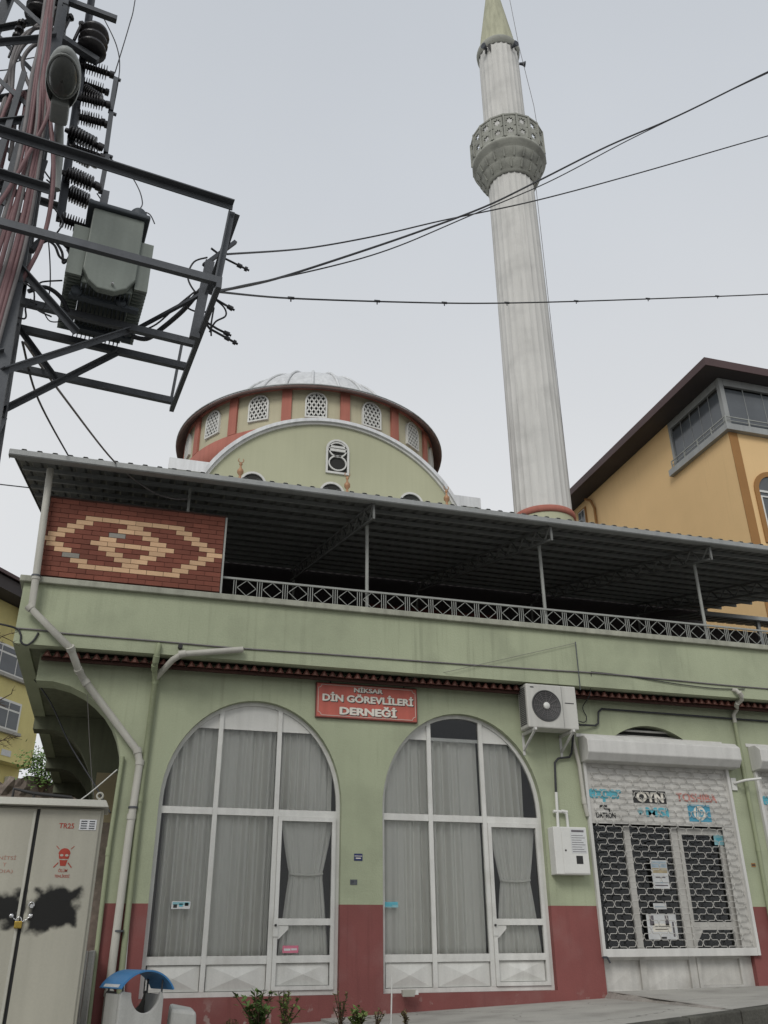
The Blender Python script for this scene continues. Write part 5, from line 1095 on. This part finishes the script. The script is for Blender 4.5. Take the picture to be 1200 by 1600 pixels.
tcable([(-2.24, -6.77, 7.9), (-2.2, -6.78, 7.69), (-2.08, -6.78, 7.17), (-2.01, -6.75, 6.66), (-2.02, -6.7, 6.16), (-2.15, -6.65, 5.6)], .02, 'pink', PK)
tcable([(-2.20, -6.78, 7.95), (-2.19, -6.8, 7.5), (-2.26, -6.8, 7.05), (-2.34, -6.8, 6.6), (-2.45, -6.78, 6.2), (-2.6, -6.7, 5.9)], .018, 'pink', 'faded red cable crossing low in front of the tower bundle')
LG = 'cable loops at the tower top'
for pts, m, lab in (([(-2.38, -6.4, 9.5), (-2.44, -6.4, 9.3), (-2.56, -6.4, 9.0), (-2.62, -6.4, 8.6), (-2.57, -6.4, 8.11), (-2.58, -6.4, 7.67), (-2.6, -6.4, 7.2)], 'cable_grey', 'wide grey cable loop hanging left of the tower bundle'),
                    ([(-2.40, -6.4, 8.95), (-2.50, -6.4, 8.84), (-2.55, -6.4, 8.61), (-2.49, -6.4, 8.4), (-2.37, -6.4, 8.15), (-2.3, -6.4, 7.8)], 'cable_grey', 'small tight cable loop beside the tower bundle'),
                    ([(-2.40, -6.45, 8.98), (-2.57, -6.4, 8.84), (-2.63, -6.4, 8.43), (-2.66, -6.4, 8.15), (-2.72, -6.4, 7.9), (-2.8, -6.4, 7.4)], 'cable_grey', 'outermost grey cable arching left from the tower top'),
                    ([(-2.3, -6.4, 9.2), (-2.52, -6.4, 9.1), (-2.63, -6.4, 8.8), (-2.62, -6.4, 8.3), (-2.5, -6.4, 7.9), (-2.44, -6.4, 7.3)], 'cable_grey', 'grey cable loop falling across the tower bracing'),
                    ([(-2.62, -6.55, 6.9), (-2.56, -6.55, 7.75), (-2.53, -6.55, 8.0), (-2.49, -6.55, 7.7), (-2.47, -6.55, 6.8)], 'pink', 'pale red hairpin bend of cable over the middle crossbar'),
                    ([(-2.50, -6.55, 6.9), (-2.47, -6.55, 7.8), (-2.44, -6.55, 8.02), (-2.40, -6.55, 7.7), (-2.37, -6.55, 6.7)], 'pink', 'second pale red hairpin bend of cable beside the first'),
                    ([(-2.66, -6.5, 6.3), (-2.62, -6.5, 7.2), (-2.59, -6.5, 7.95), (-2.57, -6.5, 7.3), (-2.54, -6.5, 6.3)], 'cable_grey', 'grey hairpin bend of cable at the far left of the tower')):
    tcable(pts, .02, m, lab)
for k, (pts, r, lab) in enumerate((([(-2.10, -6.45, 6.30), (-2.06, -6.4, 6.45), (-1.99, -6.4, 6.53), (-1.89, -6.4, 6.55), (-1.8, -6.35, 6.53), (-1.72, -6.2, 6.62)], .03, 'thick black cable arching from the tower to the transformer side'),
                    ([(-2.02, -6.42, 6.50), (-1.93, -6.4, 6.47), (-1.87, -6.4, 6.36), (-1.81, -6.4, 6.34), (-1.77, -6.3, 6.45), (-1.78, -6.2, 6.6)], .012, 'thin black cable sagging below the thick one at the transformer side'),
                    ([(-1.95, -6.42, 6.53), (-1.86, -6.4, 6.42), (-1.83, -6.4, 6.30), (-1.79, -6.4, 6.40), (-1.82, -6.35, 6.5), (-1.75, -6.2, 6.55)], .012, 'curled thin black cable end near the transformer side'),
                    ([(-2.07, -6.2, 6.06), (-1.94, -6.2, 6.15), (-1.8, -6.2, 6.08), (-1.7, -6.1, 5.98)], .02, 'black cable arched over the platform joist left of the transformer'),
                    ([(-1.14, -5.9, 6.07), (-1.0, -5.9, 6.08), (-.88, -5.95, 6.2), (-.72, -6.1, 6.36), (-.60, -6.3, 6.5), (-.5, -6.35, 6.6)], .024, 'black low voltage cable rising from the transformer to the platform end'),
                    ([(-2.05, -6.2, 6.9), (-1.95, -6.2, 6.45), (-1.9, -6.2, 6.1), (-1.93, -6.2, 5.9)], .006, 'hair thin wire dangling under the transformer side'),
                    ([(-1.75, -6.0, 5.98), (-1.86, -6.0, 5.95), (-1.95, -6.1, 6.0), (-2.05, -6.2, 5.96)], .006, 'hair thin wire along the platform left of the transformer'))):
    obj('cable', MB().tube(smooth_path(TP(pts), 6), r, 6), 'cable', None, lab, 'cable')
for k, (pts, lab) in enumerate((([(-1.95, -6.2, 9.9), (-1.76, -6.2, 9.53), (-1.68, -6.2, 9.16), (-1.67, -6.2, 8.51)], 'thin jumper wire bowing from the right insulator at the tower top'),
        ([(-1.70, -6.2, 11.6), (-1.66, -6.2, 10.32), (-1.67, -6.2, 9.9), (-1.72, -6.2, 9.1)], 'thin wire dropping from the sky to the topmost fuse'),
        ([(-1.62, -6.2, 7.9), (-1.42, -6.2, 7.78), (-1.30, -6.2, 7.61), (-1.25, -6.3, 7.35), (-1.27, -6.42, 7.15)], 'thin jumper wire from the lower fuse to the dark transformer bushing'),
        ([(-1.67, -6.2, 7.40), (-1.58, -6.15, 7.32), (-1.44, -5.95, 7.27)], 'thin jumper wire from the lowest fuse to the transformer lid'),
        ([(-3.6, -6.2, 8.2), (-2.75, -6.2, 8.6), (-2.66, -6.2, 8.76), (-2.48, -6.2, 8.94), (-2.36, -6.2, 8.96)], 'thin wire coming in from the left to the tower'),
        ([(-1.27, -6.42, 7.12), (-1.18, -6.44, 7.10), (-1.12, -6.44, 7.0)], 'short wire tail beside the dark transformer bushing'))):
    obj('wire', MB().tube(smooth_path(TP(pts), 6), .006, 5), 'cable', None, lab, 'wire')
for pts, lab in (([(-.56, -6.35, 6.98), (-.42, -6.3, 6.95), (-.16, -6.3, 6.88)], 'uppermost clamped cable end at the right tip of the tower platform'),
                 ([(-.50, -6.3, 6.44), (-.40, -6.3, 6.40), (-.27, -6.3, 6.35)], 'clamped cable end just below the sky cables at the platform tip'),
                 ([(-.56, -6.1, 6.34), (-.45, -6.1, 6.22), (-.17, -6.1, 6.12)], 'lowest long clamped cable end at the platform tip'),
                 ([(-.52, -6.1, 6.30), (-.38, -6.1, 6.24), (-.24, -6.1, 6.2)], 'short clamped cable end beside the lowest long one at the platform tip')):
    p = TP(pts); m = MB().tube(p, .012, 6); a, b = Vector(p[-2]), Vector(p[-1]); d = (b-a).normalized(); m.tube([a.lerp(b, .6)-d*.02, a.lerp(b, .6)+d*.03], .022, 8).tube([b-d*.05, b-d*.02], .024, 8); obj('cable_end', m, 'cable', None, lab, 'cable')
for pts, lab in (([(-.48, -6.2, 6.52), (-.36, -6.2, 6.44), (-.33, -6.2, 6.34), (-.42, -6.2, 6.24), (-.46, -6.15, 6.14)], 'outer tangled wire loop at the platform tip'), ([(-.58, -6.3, 6.9), (-.70, -6.3, 6.8), (-.74, -6.3, 6.6), (-.66, -6.3, 6.45), (-.56, -6.3, 6.42)], 'wire loop bowing left of the platform end post'),
                 ([(-.55, -6.3, 6.5), (-.68, -6.3, 6.42), (-.72, -6.25, 6.30), (-.6, -6.25, 6.26), (-.5, -6.2, 6.34)], 'small tangled wire loop behind the platform end post'), ([(-.45, -6.2, 6.40), (-.46, -6.2, 6.2), (-.44, -6.15, 6.1)], 'short hanging wire at the platform tip'), ([(-.66, -6.3, 6.45), (-.8, -6.2, 6.3), (-.95, -6.1, 6.12), (-1.1, -6.0, 6.05)], 'thin wire drooping from the platform tip toward the transformer')):
    obj('wire', MB().tube(smooth_path(TP(pts), 6), .009, 5), 'cable', None, lab, 'wire')
W1 = [(.30, -6.42, 6.42), (1.31, -4.5, 8.14), (3.08, -3.59, 9.22), (4.62, -3.02, 10.01), (6.65, -2.42, 11.0), (8.87, -2.17, 11.79), (11.47, -1.85, 12.75), (15.5, -1.6, 14.1)]
m = MB().tube(smooth_path(W1, 8), .012, 6)
for i in range(8, 56, 6):
    p = Vector(smooth_path(W1, 8)[i]); m.tube([p+Vector((-.04, 0, 0)), p+Vector((.04, 0, .01))], .02, 6).tube([p, p-Vector((0, 0, .05))], .009, 5)
obj('overhead_cable', m, 'cable', None, 'nearly level overhead cable with small clamps crossing in front of the minaret shaft', 'cable')
W2 = [(.30, -6.42, 6.42), (1.06, -4.77, 8.16), (2.14, -4.26, 9.28), (3.31, -3.88, 10.39), (4.5, -3.62, 11.47), (5.54, -3.5, 12.45), (7.03, -3.52, 13.74), (8.53, -3.73, 14.79), (10.41, -4.24, 16.05), (12.7, -4.9, 17.5)]
obj('overhead_cable', MB().tube(smooth_path(W2, 8), .015, 6), 'cable', None, 'thick overhead cable rising steeply to the upper right across the minaret', 'cable')
obj('overhead_cable', MB().tube([p-Vector((0, 0, .09*math.sin(math.pi*min(1, i/64))))+Vector((.02, 0, .05*math.sin(i*.25))) for i, p in enumerate(smooth_path(W2, 8))], .010, 5), 'cable', None, 'thin wire following just under the thick rising overhead cable', 'cable')
W3 = [(.37, -6.42, 6.90), (1.48, -4.53, 8.98), (2.59, -3.96, 10.02), (3.76, -3.52, 11.05), (5.66, -3.22, 12.33), (7.82, -3.25, 13.6), (10.51, -3.75, 14.87), (12.8, -4.4, 15.7)]
obj('overhead_cable', MB().tube(smooth_path(W3, 8), .011, 6), 'cable', None, 'middle overhead cable that starts highest at the platform tip and crosses the thick one', 'cable')
obj('overhead_cable', MB().tube(smooth_path([(-1.31, -6.12, 5.72), (-1.40, -4.11, 6.39), (-1.38, -.68, 7.62), (-1.3, .6, 8.0)], 8), .012, 6), 'cable', None, 'steep left cable from the tower to the canopy gutter', 'cable')
obj('overhead_cable', MB().tube(smooth_path([(-1.29, -6.12, 5.72), (-1.15, -4.07, 6.5), (-.68, -1.06, 7.40), (-.13, -.42, 7.32), (.25, -.33, 7.26), (.48, -.29, 7.31)], 8), .013, 6), 'cable_grey', None, 'sagging pale cable from the tower to the short canopy post above the brick screen', 'cable')
obj('overhead_cable', MB().tube(catenary((-9, -.5, 7.4), (-2.3, 2.9, 8.75), .1), .012, 5), 'cable', None, 'thin cable reaching the canopy side from the far left', 'cable')
pipe('cable', [(-1.55, 1.5, 4.75), (-1.2, 1.2, 4.3), (-.8, .8, 3.6), (-.35, .3, 2.95), (-.1, -.05, 2.55)], .012, 'cable', 'dark cable slanting under the overhang arches to the pier', 'cable', sm=6, n=5)
pipe('cable', [(-1.3, .8, 2.45), (-.9, .5, 2.55), (-.5, .2, 2.75), (-.08, -.05, 3.12)], .009, 'pvc', 'pale cable sagging from behind the electrical cabinet up to the pier', 'cable', sm=6, n=5)
pipe('wire', [(-.62, -.03, 4.15), (-.52, .1, 3.6), (-.42, .2, 3.1), (-.3, .2, 2.6)], .005, 'cable_grey', 'thin wire hanging below the bracket arch', 'wire', n=4)

# ================================================================== ELECTRICAL CABINET
CB = root('electrical_cabinet', (-.76, -2.95, -.05), 'tall beige electrical cabinet with red stencils and black sprayed blots on its doors', 'cabinet')
obj('plinth', MB().box(-1.42, -.10, -3.24, -2.68, -.35, .02), 'concrete', CB)
obj('case', MB().box(-1.38, -.14, -3.17, -2.72, .02, 2.185), 'cab', CB)
obj('roof', MB().hexa([(-1.44, -3.30, 2.19), (-.095, -3.30, 2.19), (-.095, -2.68, 2.19), (-1.44, -2.68, 2.19), (-1.42, -3.25, 2.265), (-.13, -3.25, 2.265), (-.13, -2.70, 2.275), (-1.42, -2.70, 2.275)]), 'cab_top', CB, bevel=.008)
dl = obj('door', MB().box(-1.36, -.785, -3.2, -3.171, .06, 2.168), 'cab_door', CB, 'left door with a black sprayed blot', org=(-1.36, -3.2, .06), bevel=.008); dr = obj('door', MB().box(-.752, -.165, -3.2, -3.171, .06, 2.168), 'cab_door', CB, 'right door with a red skull stencil', org=(-.165, -3.2, .06), bevel=.008)
obj('door_gap', MB().box(-.783, -.754, -3.173, -3.1705, .06, 2.168), 'ink', CB); obj('edge_strip', MB().box(-.812, -.787, -3.205, -3.2005, .06, 2.14), 'cab_top', dl)
y = -3.203
text('stencil_lettering', 'TR25', 'stencil', dr, -.48, 2.01, y, w=.145, h=.05, bold=.015)
text('stencil_lettering', 'ÖLÜM', 'stencil', dr, -.455, 1.595, y, w=.085, h=.036, bold=.01); text('stencil_lettering', 'TEHLİKESİ', 'stencil', dr, -.455, 1.545, y, w=.14, h=.034, bold=.01)
text('stencil_lettering', 'ENİTSİ', 'stencil_faint', dl, -1.0, 1.705, y, w=.19, h=.042, bold=.0); text('stencil_lettering', 'Y', 'stencil_faint', dl, -1.0, 1.64, y, h=.036); text('stencil_lettering', 'DIA)', 'stencil_faint', dl, -.98, 1.575, y, w=.13, h=.04)
sk_ = MB(); cx, cz = -.462, 1.735; yk = y
sk_.face([(cx+.056*math.cos(R(a)), yk, cz+.012+.052*math.sin(R(a))) for a in range(-5, 186, 10)])
sk_.face([(cx-.05, yk, cz+.008), (cx-.05, yk, cz-.012), (cx+.05, yk, cz-.012), (cx+.05, yk, cz+.008)][::-1]); 
sk_.face([(cx-.038, yk, cz-.045), (cx-.026, yk, cz-.10), (cx+.026, yk, cz-.10), (cx+.038, yk, cz-.045)]); sk_.face([(cx-.05, yk, cz-.012), (cx-.044, yk, cz-.035), (cx+.044, yk, cz-.035), (cx+.05, yk, cz-.012)])
obj('skull_emblem', sk_, 'stencil', dr)
ey = MB()
for s in (-1, 1): ey.face([(cx+s*.024+.017*math.cos(R(a)), yk-.0015, cz-.002+.011*math.sin(R(a))) for a in range(0, 360, 24)])
ey.face([(cx-.02, yk-.0015, cz-.047), (cx+.02, yk-.0015, cz-.047), (cx+.014, yk-.0015, cz-.036), (cx-.014, yk-.0015, cz-.036)]); obj('skull_eyes', ey, 'cab', dr)
bn = MB()
for s in (-1, 1): bn.bar((cx+s*.085, yk, cz-.115), (cx+s*.045, yk, cz-.07), .009, .001, (0, 1, 0)); bn.bar((cx+s*.085, yk, cz+.085), (cx+s*.055, yk, cz+.055), .006, .001, (0, 1, 0))
obj('bone_mark', bn, 'stencil', dr)
obj('rating_plate', MB().box(-.36, -.195, -3.206, -3.201, 1.975, 2.075), 'chrome', dr); rp = MB(); [rp.box(-.345+.08*(i % 2), -.285+.075*(i % 2), -3.2072, -3.2064, 1.985+.022*(i//2), 1.997+.022*(i//2)) for i in range(8)]; obj('plate_print', rp, 'steel', dr)
obj('handle', MB().tube([(-.695+.025*math.cos(R(a)), -3.215, 1.275+.03*math.sin(R(a))) for a in range(-10, 200, 15)], .006, 6).tube([(-.69, -3.2, 1.27), (-.69, -3.225, 1.27)], .018, 10), 'chrome', dr)
for x, d_ in ((-.86, dl), (-.69, dr)): obj('hasp', MB().lathe([(0, -.012), (.012, -.012), (.022, -.006), (.022, 0)], (x, -3.2, 1.185), 14, 'y'), 'chrome', d_)
obj('eye_bolt', MB().tube([(-.20+.03*math.cos(R(a)), -3.1, 2.325+.03*math.sin(R(a))) for a in range(0, 361, 20)], .010, 6, False).tube([(-.2, -3.1, 2.26), (-.2, -3.1, 2.30)], .014, 8), 'cab_top', CB)
PL = root('padlock', (-.78, -3.22, 1.10), 'brass padlock on a chain across the cabinet doors', 'padlock')
obj('body', MB().box(-.82, -.75, -3.245, -3.215, 1.075, 1.14), 'brass', PL, bevel=.008); obj('shackle', MB().tube([(-.785+.024*math.cos(R(a)), -3.23, 1.14+.035*math.sin(R(a))) for a in range(0, 181, 15)], .006, 6), 'chrome', PL)
ch = MB()
for i in range(9):
    t = i/8; p = Vector((-.86+.17*t, -3.215, 1.183-.05*math.sin(math.pi*t))); q = p+Vector((.02, 0, -.012*math.cos(math.pi*t))); ch.tube([p, q], .007 if i % 2 else .005, 6)
obj('chain', ch, 'chrome', PL)
obj('low_wall', MB().box(-.118, -.06, -2.6, -.02, -.3, .88).box(-1.4, -.122, -2.62, -2.45, -.3, .88), 'concrete', None, 'low grey concrete wall in the gap between cabinet and building', 'wall', bevel=.01)
hr = MB().tube([(-1.1, -2.6, 2.20), (-1.1, -2.6, 2.44), (-.9, -2.6, 2.40), (-.5, -2.6, 2.37)], .018, 6).tube([(-.89, -2.6, 2.2), (-.89, -2.6, 2.41)], .014, 6).tube([(-1.1, -2.6, 2.24), (-1.1, -2.6, .7)], .018, 6).tube([(-.5, -2.6, 2.37), (-.5, -2.6, .7)], .018, 6); obj('handrail', hr, 'ink', None, 'black bent handrail just showing above the electrical cabinet', 'handrail')

# ================================================================== LITTER BIN
BN = root('litter_bin', (.40, -2.95, -.12), 'white concrete litter bin under a curved blue plastic hood', 'litter bin')
by = -2.95; zf = -.12; w = .28; dpt = .22
pts = [(.40-w, zf), (.40+w, zf), (.40+w, .50), (.40+w-.03, .545)]
ccx, ccz, cr_ = .40+.045, .545, .185
pts += [(ccx+cr_*math.cos(R(a)), ccz+cr_*math.sin(R(a))) for a in range(0, -181, -12)]
pts += [(.40-w+.03, .56), (.40-w, .53)]
fr = MB()
fr.prism(pts, by-dpt, by-dpt+.05); obj('front_panel', fr, 'bin', BN, bevel=.01)
bk_ = MB().prism(pts, by+dpt-.05, by+dpt); obj('back_panel', bk_, 'bin_in', BN, bevel=.01)
obj('side_panel', MB().box(.40-w, .40-w+.045, by-dpt+.051, by+dpt-.051, zf, .535), 'bin', BN); obj('side_panel', MB().box(.40+w-.045, .40+w, by-dpt+.051, by+dpt-.051, zf, .52), 'bin', BN)
obj('liner', MB().box(.40-w+.05, .40+w-.05, by-dpt+.055, by+dpt-.055, zf, .25), 'bin_in', BN)
hp_ = MB(); ro2, ri2 = .40, .382; hc = .41; vs = []
ang = list(range(28, 153, 5))
for yy in (by-dpt-.09, by+dpt+.05):
    for r in (ro2, ri2): vs += [(.41+r*math.cos(R(a)), yy, hc+r*.84*math.sin(R(a))) for a in ang]
k = len(ang); hp_.smooth = False
for i in range(k-1): hp_.mesh([vs[i], vs[i+1], vs[k+i+1], vs[k+i], vs[2*k+i], vs[2*k+i+1], vs[3*k+i+1], vs[3*k+i]], [(0, 1, 2, 3), (4, 7, 6, 5), (0, 4, 5, 1), (2, 6, 7, 3)])
hp_.mesh([vs[0], vs[k], vs[3*k], vs[2*k]], [(0, 1, 2, 3)]); hp_.mesh([vs[k-1], vs[2*k-1], vs[4*k-1], vs[3*k-1]], [(3, 2, 1, 0)])
obj('hood', hp_, 'blue', BN)
a1, a2 = R(141), R(146.5); r = .402
obj('hood_sticker', MB().face([(.41+r*math.cos(a1), by-dpt-.02, hc+r*.84*math.sin(a1)), (.41+r*math.cos(a2), by-dpt-.02, hc+r*.84*math.sin(a2)), (.41+r*math.cos(a2), by+dpt-.05, hc+r*.84*math.sin(a2)), (.41+r*math.cos(a1), by+dpt-.05, hc+r*.84*math.sin(a1))]), 'paper', BN)
for x, yy, z1 in ((.16, by-dpt+.03, .64), (.66, by-dpt+.03, .655), (.16, by+dpt-.03, .64), (.66, by+dpt-.03, .655)): obj('hood_post', MB().tube([(x, yy, .5), (x, yy, z1)], .012, 8), 'steel', BN)
BN.rotation_euler = (0, 0, R(24)); BN.scale = (.82, .82, .96); BN.location.x -= .035
obj('concrete_block', MB().hexa([(.72, -2.9, -.1), (1.02, -2.9, -.1), (1.02, -2.5, -.1), (.72, -2.5, -.1), (.74, -2.88, .36), (.99, -2.88, .33), (.98, -2.55, .35), (.74, -2.55, .40)]), 'bin', None, 'small white lump of concrete on the ground behind the blue topped bin', 'block', bevel=.03)

# ================================================================== PLANTS
def plant(x, y, h, n, spread, seed, leaf, label, ls=.05, dens=9, rng=1):
    r = random.Random(seed); z0 = sw(x)+.0; rt_ = root('plant', (x, y, z0), label, 'plant'); s = MB(); l = MB()
    for i in range(n):
        a = r.uniform(0, 6.28); d = r.uniform(.1, 1)*spread; hh = h*r.uniform(.6, 1)
        pts = [Vector((x, y, z0)), Vector((x+d*.35*math.cos(a), y+d*.35*math.sin(a), z0+hh*.5)), Vector((x+d*math.cos(a), y+d*math.sin(a), z0+hh))]
        P = smooth_path(pts, 4); s.tube(P, [.006]*(len(P)-1)+[.002], 4)
        for j in range(dens):
            t = r.uniform(.3, 1); p = P[min(len(P)-1, int(t*(len(P)-1)))]; aa = r.uniform(0, 6.28); el = r.uniform(-.3, .9); L = ls*r.uniform(.6, 1.3)
            d_ = Vector((math.cos(aa)*math.cos(el), math.sin(aa)*math.cos(el), math.sin(el))); sd = d_.cross(Vector((0, 0, 1))).normalized()*L*.28; q = p+Vector((r.uniform(-.02, .02),)*3)
            l.face([q, q+d_*L*.5+sd+Vector((0, 0, .006)), q+d_*L, q+d_*L*.5-sd+Vector((0, 0, .006))])
    obj('stem', s, 'stem', rt_); obj('foliage', l, leaf, rt_); return rt_
plant(1.72, -2.2, .50, 18, .32, 1, 'leaf', 'tallest green leafy bush in front of the left arched window', .075, 24)
plant(1.98, -2.3, .48, 10, .2, 2, 'leaf_y', 'lighter green shoots at the right side of the tallest bush', .06, 20)
plant(1.45, -2.3, .24, 6, .12, 3, 'leaf_r', 'low dark reddish weed at the left foot of the tallest bush', .05, 9)
plant(2.66, -2.1, .42, 9, .12, 4, 'leaf_r', 'dark russet weed in front of the red pier between the windows', .05, 12)
plant(2.78, -2.4, .26, 12, .18, 5, 'leaf_y', 'small bright green weed at the foot of the russet weed', .07, 20)
plant(3.05, -2.2, .24, 6, .13, 6, 'leaf_r', 'low brownish weed left of the white stick', .045, 10)
plant(3.45, -2.0, .2, 7, .12, 7, 'leaf_r', 'low rusty weed right of the white stick', .045, 12)
obj('stick', MB().tube([(3.27, -2.0, .0), (3.29, -2.0, .60)], .009, 6), 'pvc', None, 'thin white stick standing among the weeds in front of the second window', 'stick')
def leafball(l, c, rad, n, seed, L=.09):
    r = random.Random(seed)
    for i in range(n):
        p = Vector((r.gauss(0, .42), r.gauss(0, .42), r.gauss(0, .42))); p = Vector((p.x*rad[0], p.y*rad[1], p.z*rad[2]))+Vector(c); a = r.uniform(0, 6.28); e = r.uniform(-.8, .8)
        d = Vector((math.cos(a)*math.cos(e), math.sin(a)*math.cos(e), math.sin(e)))*L*r.uniform(.6, 1.4); s = d.orthogonal().normalized()*L*.3; l.face([p, p+d*.5+s, p+d, p+d*.5-s])
bs = root('bush', (-2.6, 19.6, 5.6), 'small green bush growing on the crumbling stone wall', 'bush'); l = MB()
for i in range(7): leafball(l, (-3.0+.16*i, 19.6, 6.5+.3*math.sin(i*1.9)), (.55, .4, .5), 160, i, .12)
obj('foliage', l, 'leaf', bs); st_ = MB()
for i in range(7): st_.tube([(-2.6, 19.8, 5.6), (-2.9+.12*i, 19.6, 6.3), (-3.1+.2*i, 19.5, 7.0+.2*math.sin(i*2))], [.03, .02, .006], 5)
obj('stem', st_, 'stem', bs)
tr_ = root('bare_tree', (-3.2, -.9, -.2), 'nearly bare tree poking thin twigs in at the left edge', 'tree')
obj('trunk', MB().tube([(-3.2, -.9, -.3), (-3.15, -.9, 1.2), (-3.05, -.95, 2.4), (-3.1, -.9, 4.2), (-3.0, -.9, 5.2)], [.11, .09, .07, .045, .015], 10), 'stem', tr_)
rt2_ = random.Random(21)
for z0, z1, n in ((2.4, 3.85, 0), (2.3, 3.26, 1), (2.8, 4.6, 2)):
    m = MB(); tip = (-1.50 if n < 2 else -1.75, -1.0, z1); base = (-3.05, -.95, z0); mid = (-2.3, -1.0, (z0+z1)/2+.12); P = smooth_path([base, mid, tip], 6); m.tube(P, [.03-.0245*i/(len(P)-1) for i in range(len(P))], 6)
    for k in range(16):
        p = P[rt2_.randint(5, len(P)-1)]; d = Vector((rt2_.uniform(.02, .24), rt2_.uniform(-.15, .15), rt2_.uniform(-.09, .12))); q = p+d; m.tube([p, p+d*.5+Vector((0, 0, .012)), q], [.006, .005, .002], 4)
        for j in range(2): e = Vector((rt2_.uniform(-.02, .1), 0, rt2_.uniform(-.06, .07))); m.tube([p+d*.6, p+d*.6+e], [.004, .0015], 3)
    obj('branch', m, 'stem', tr_)
bpy.context.view_layer.update()
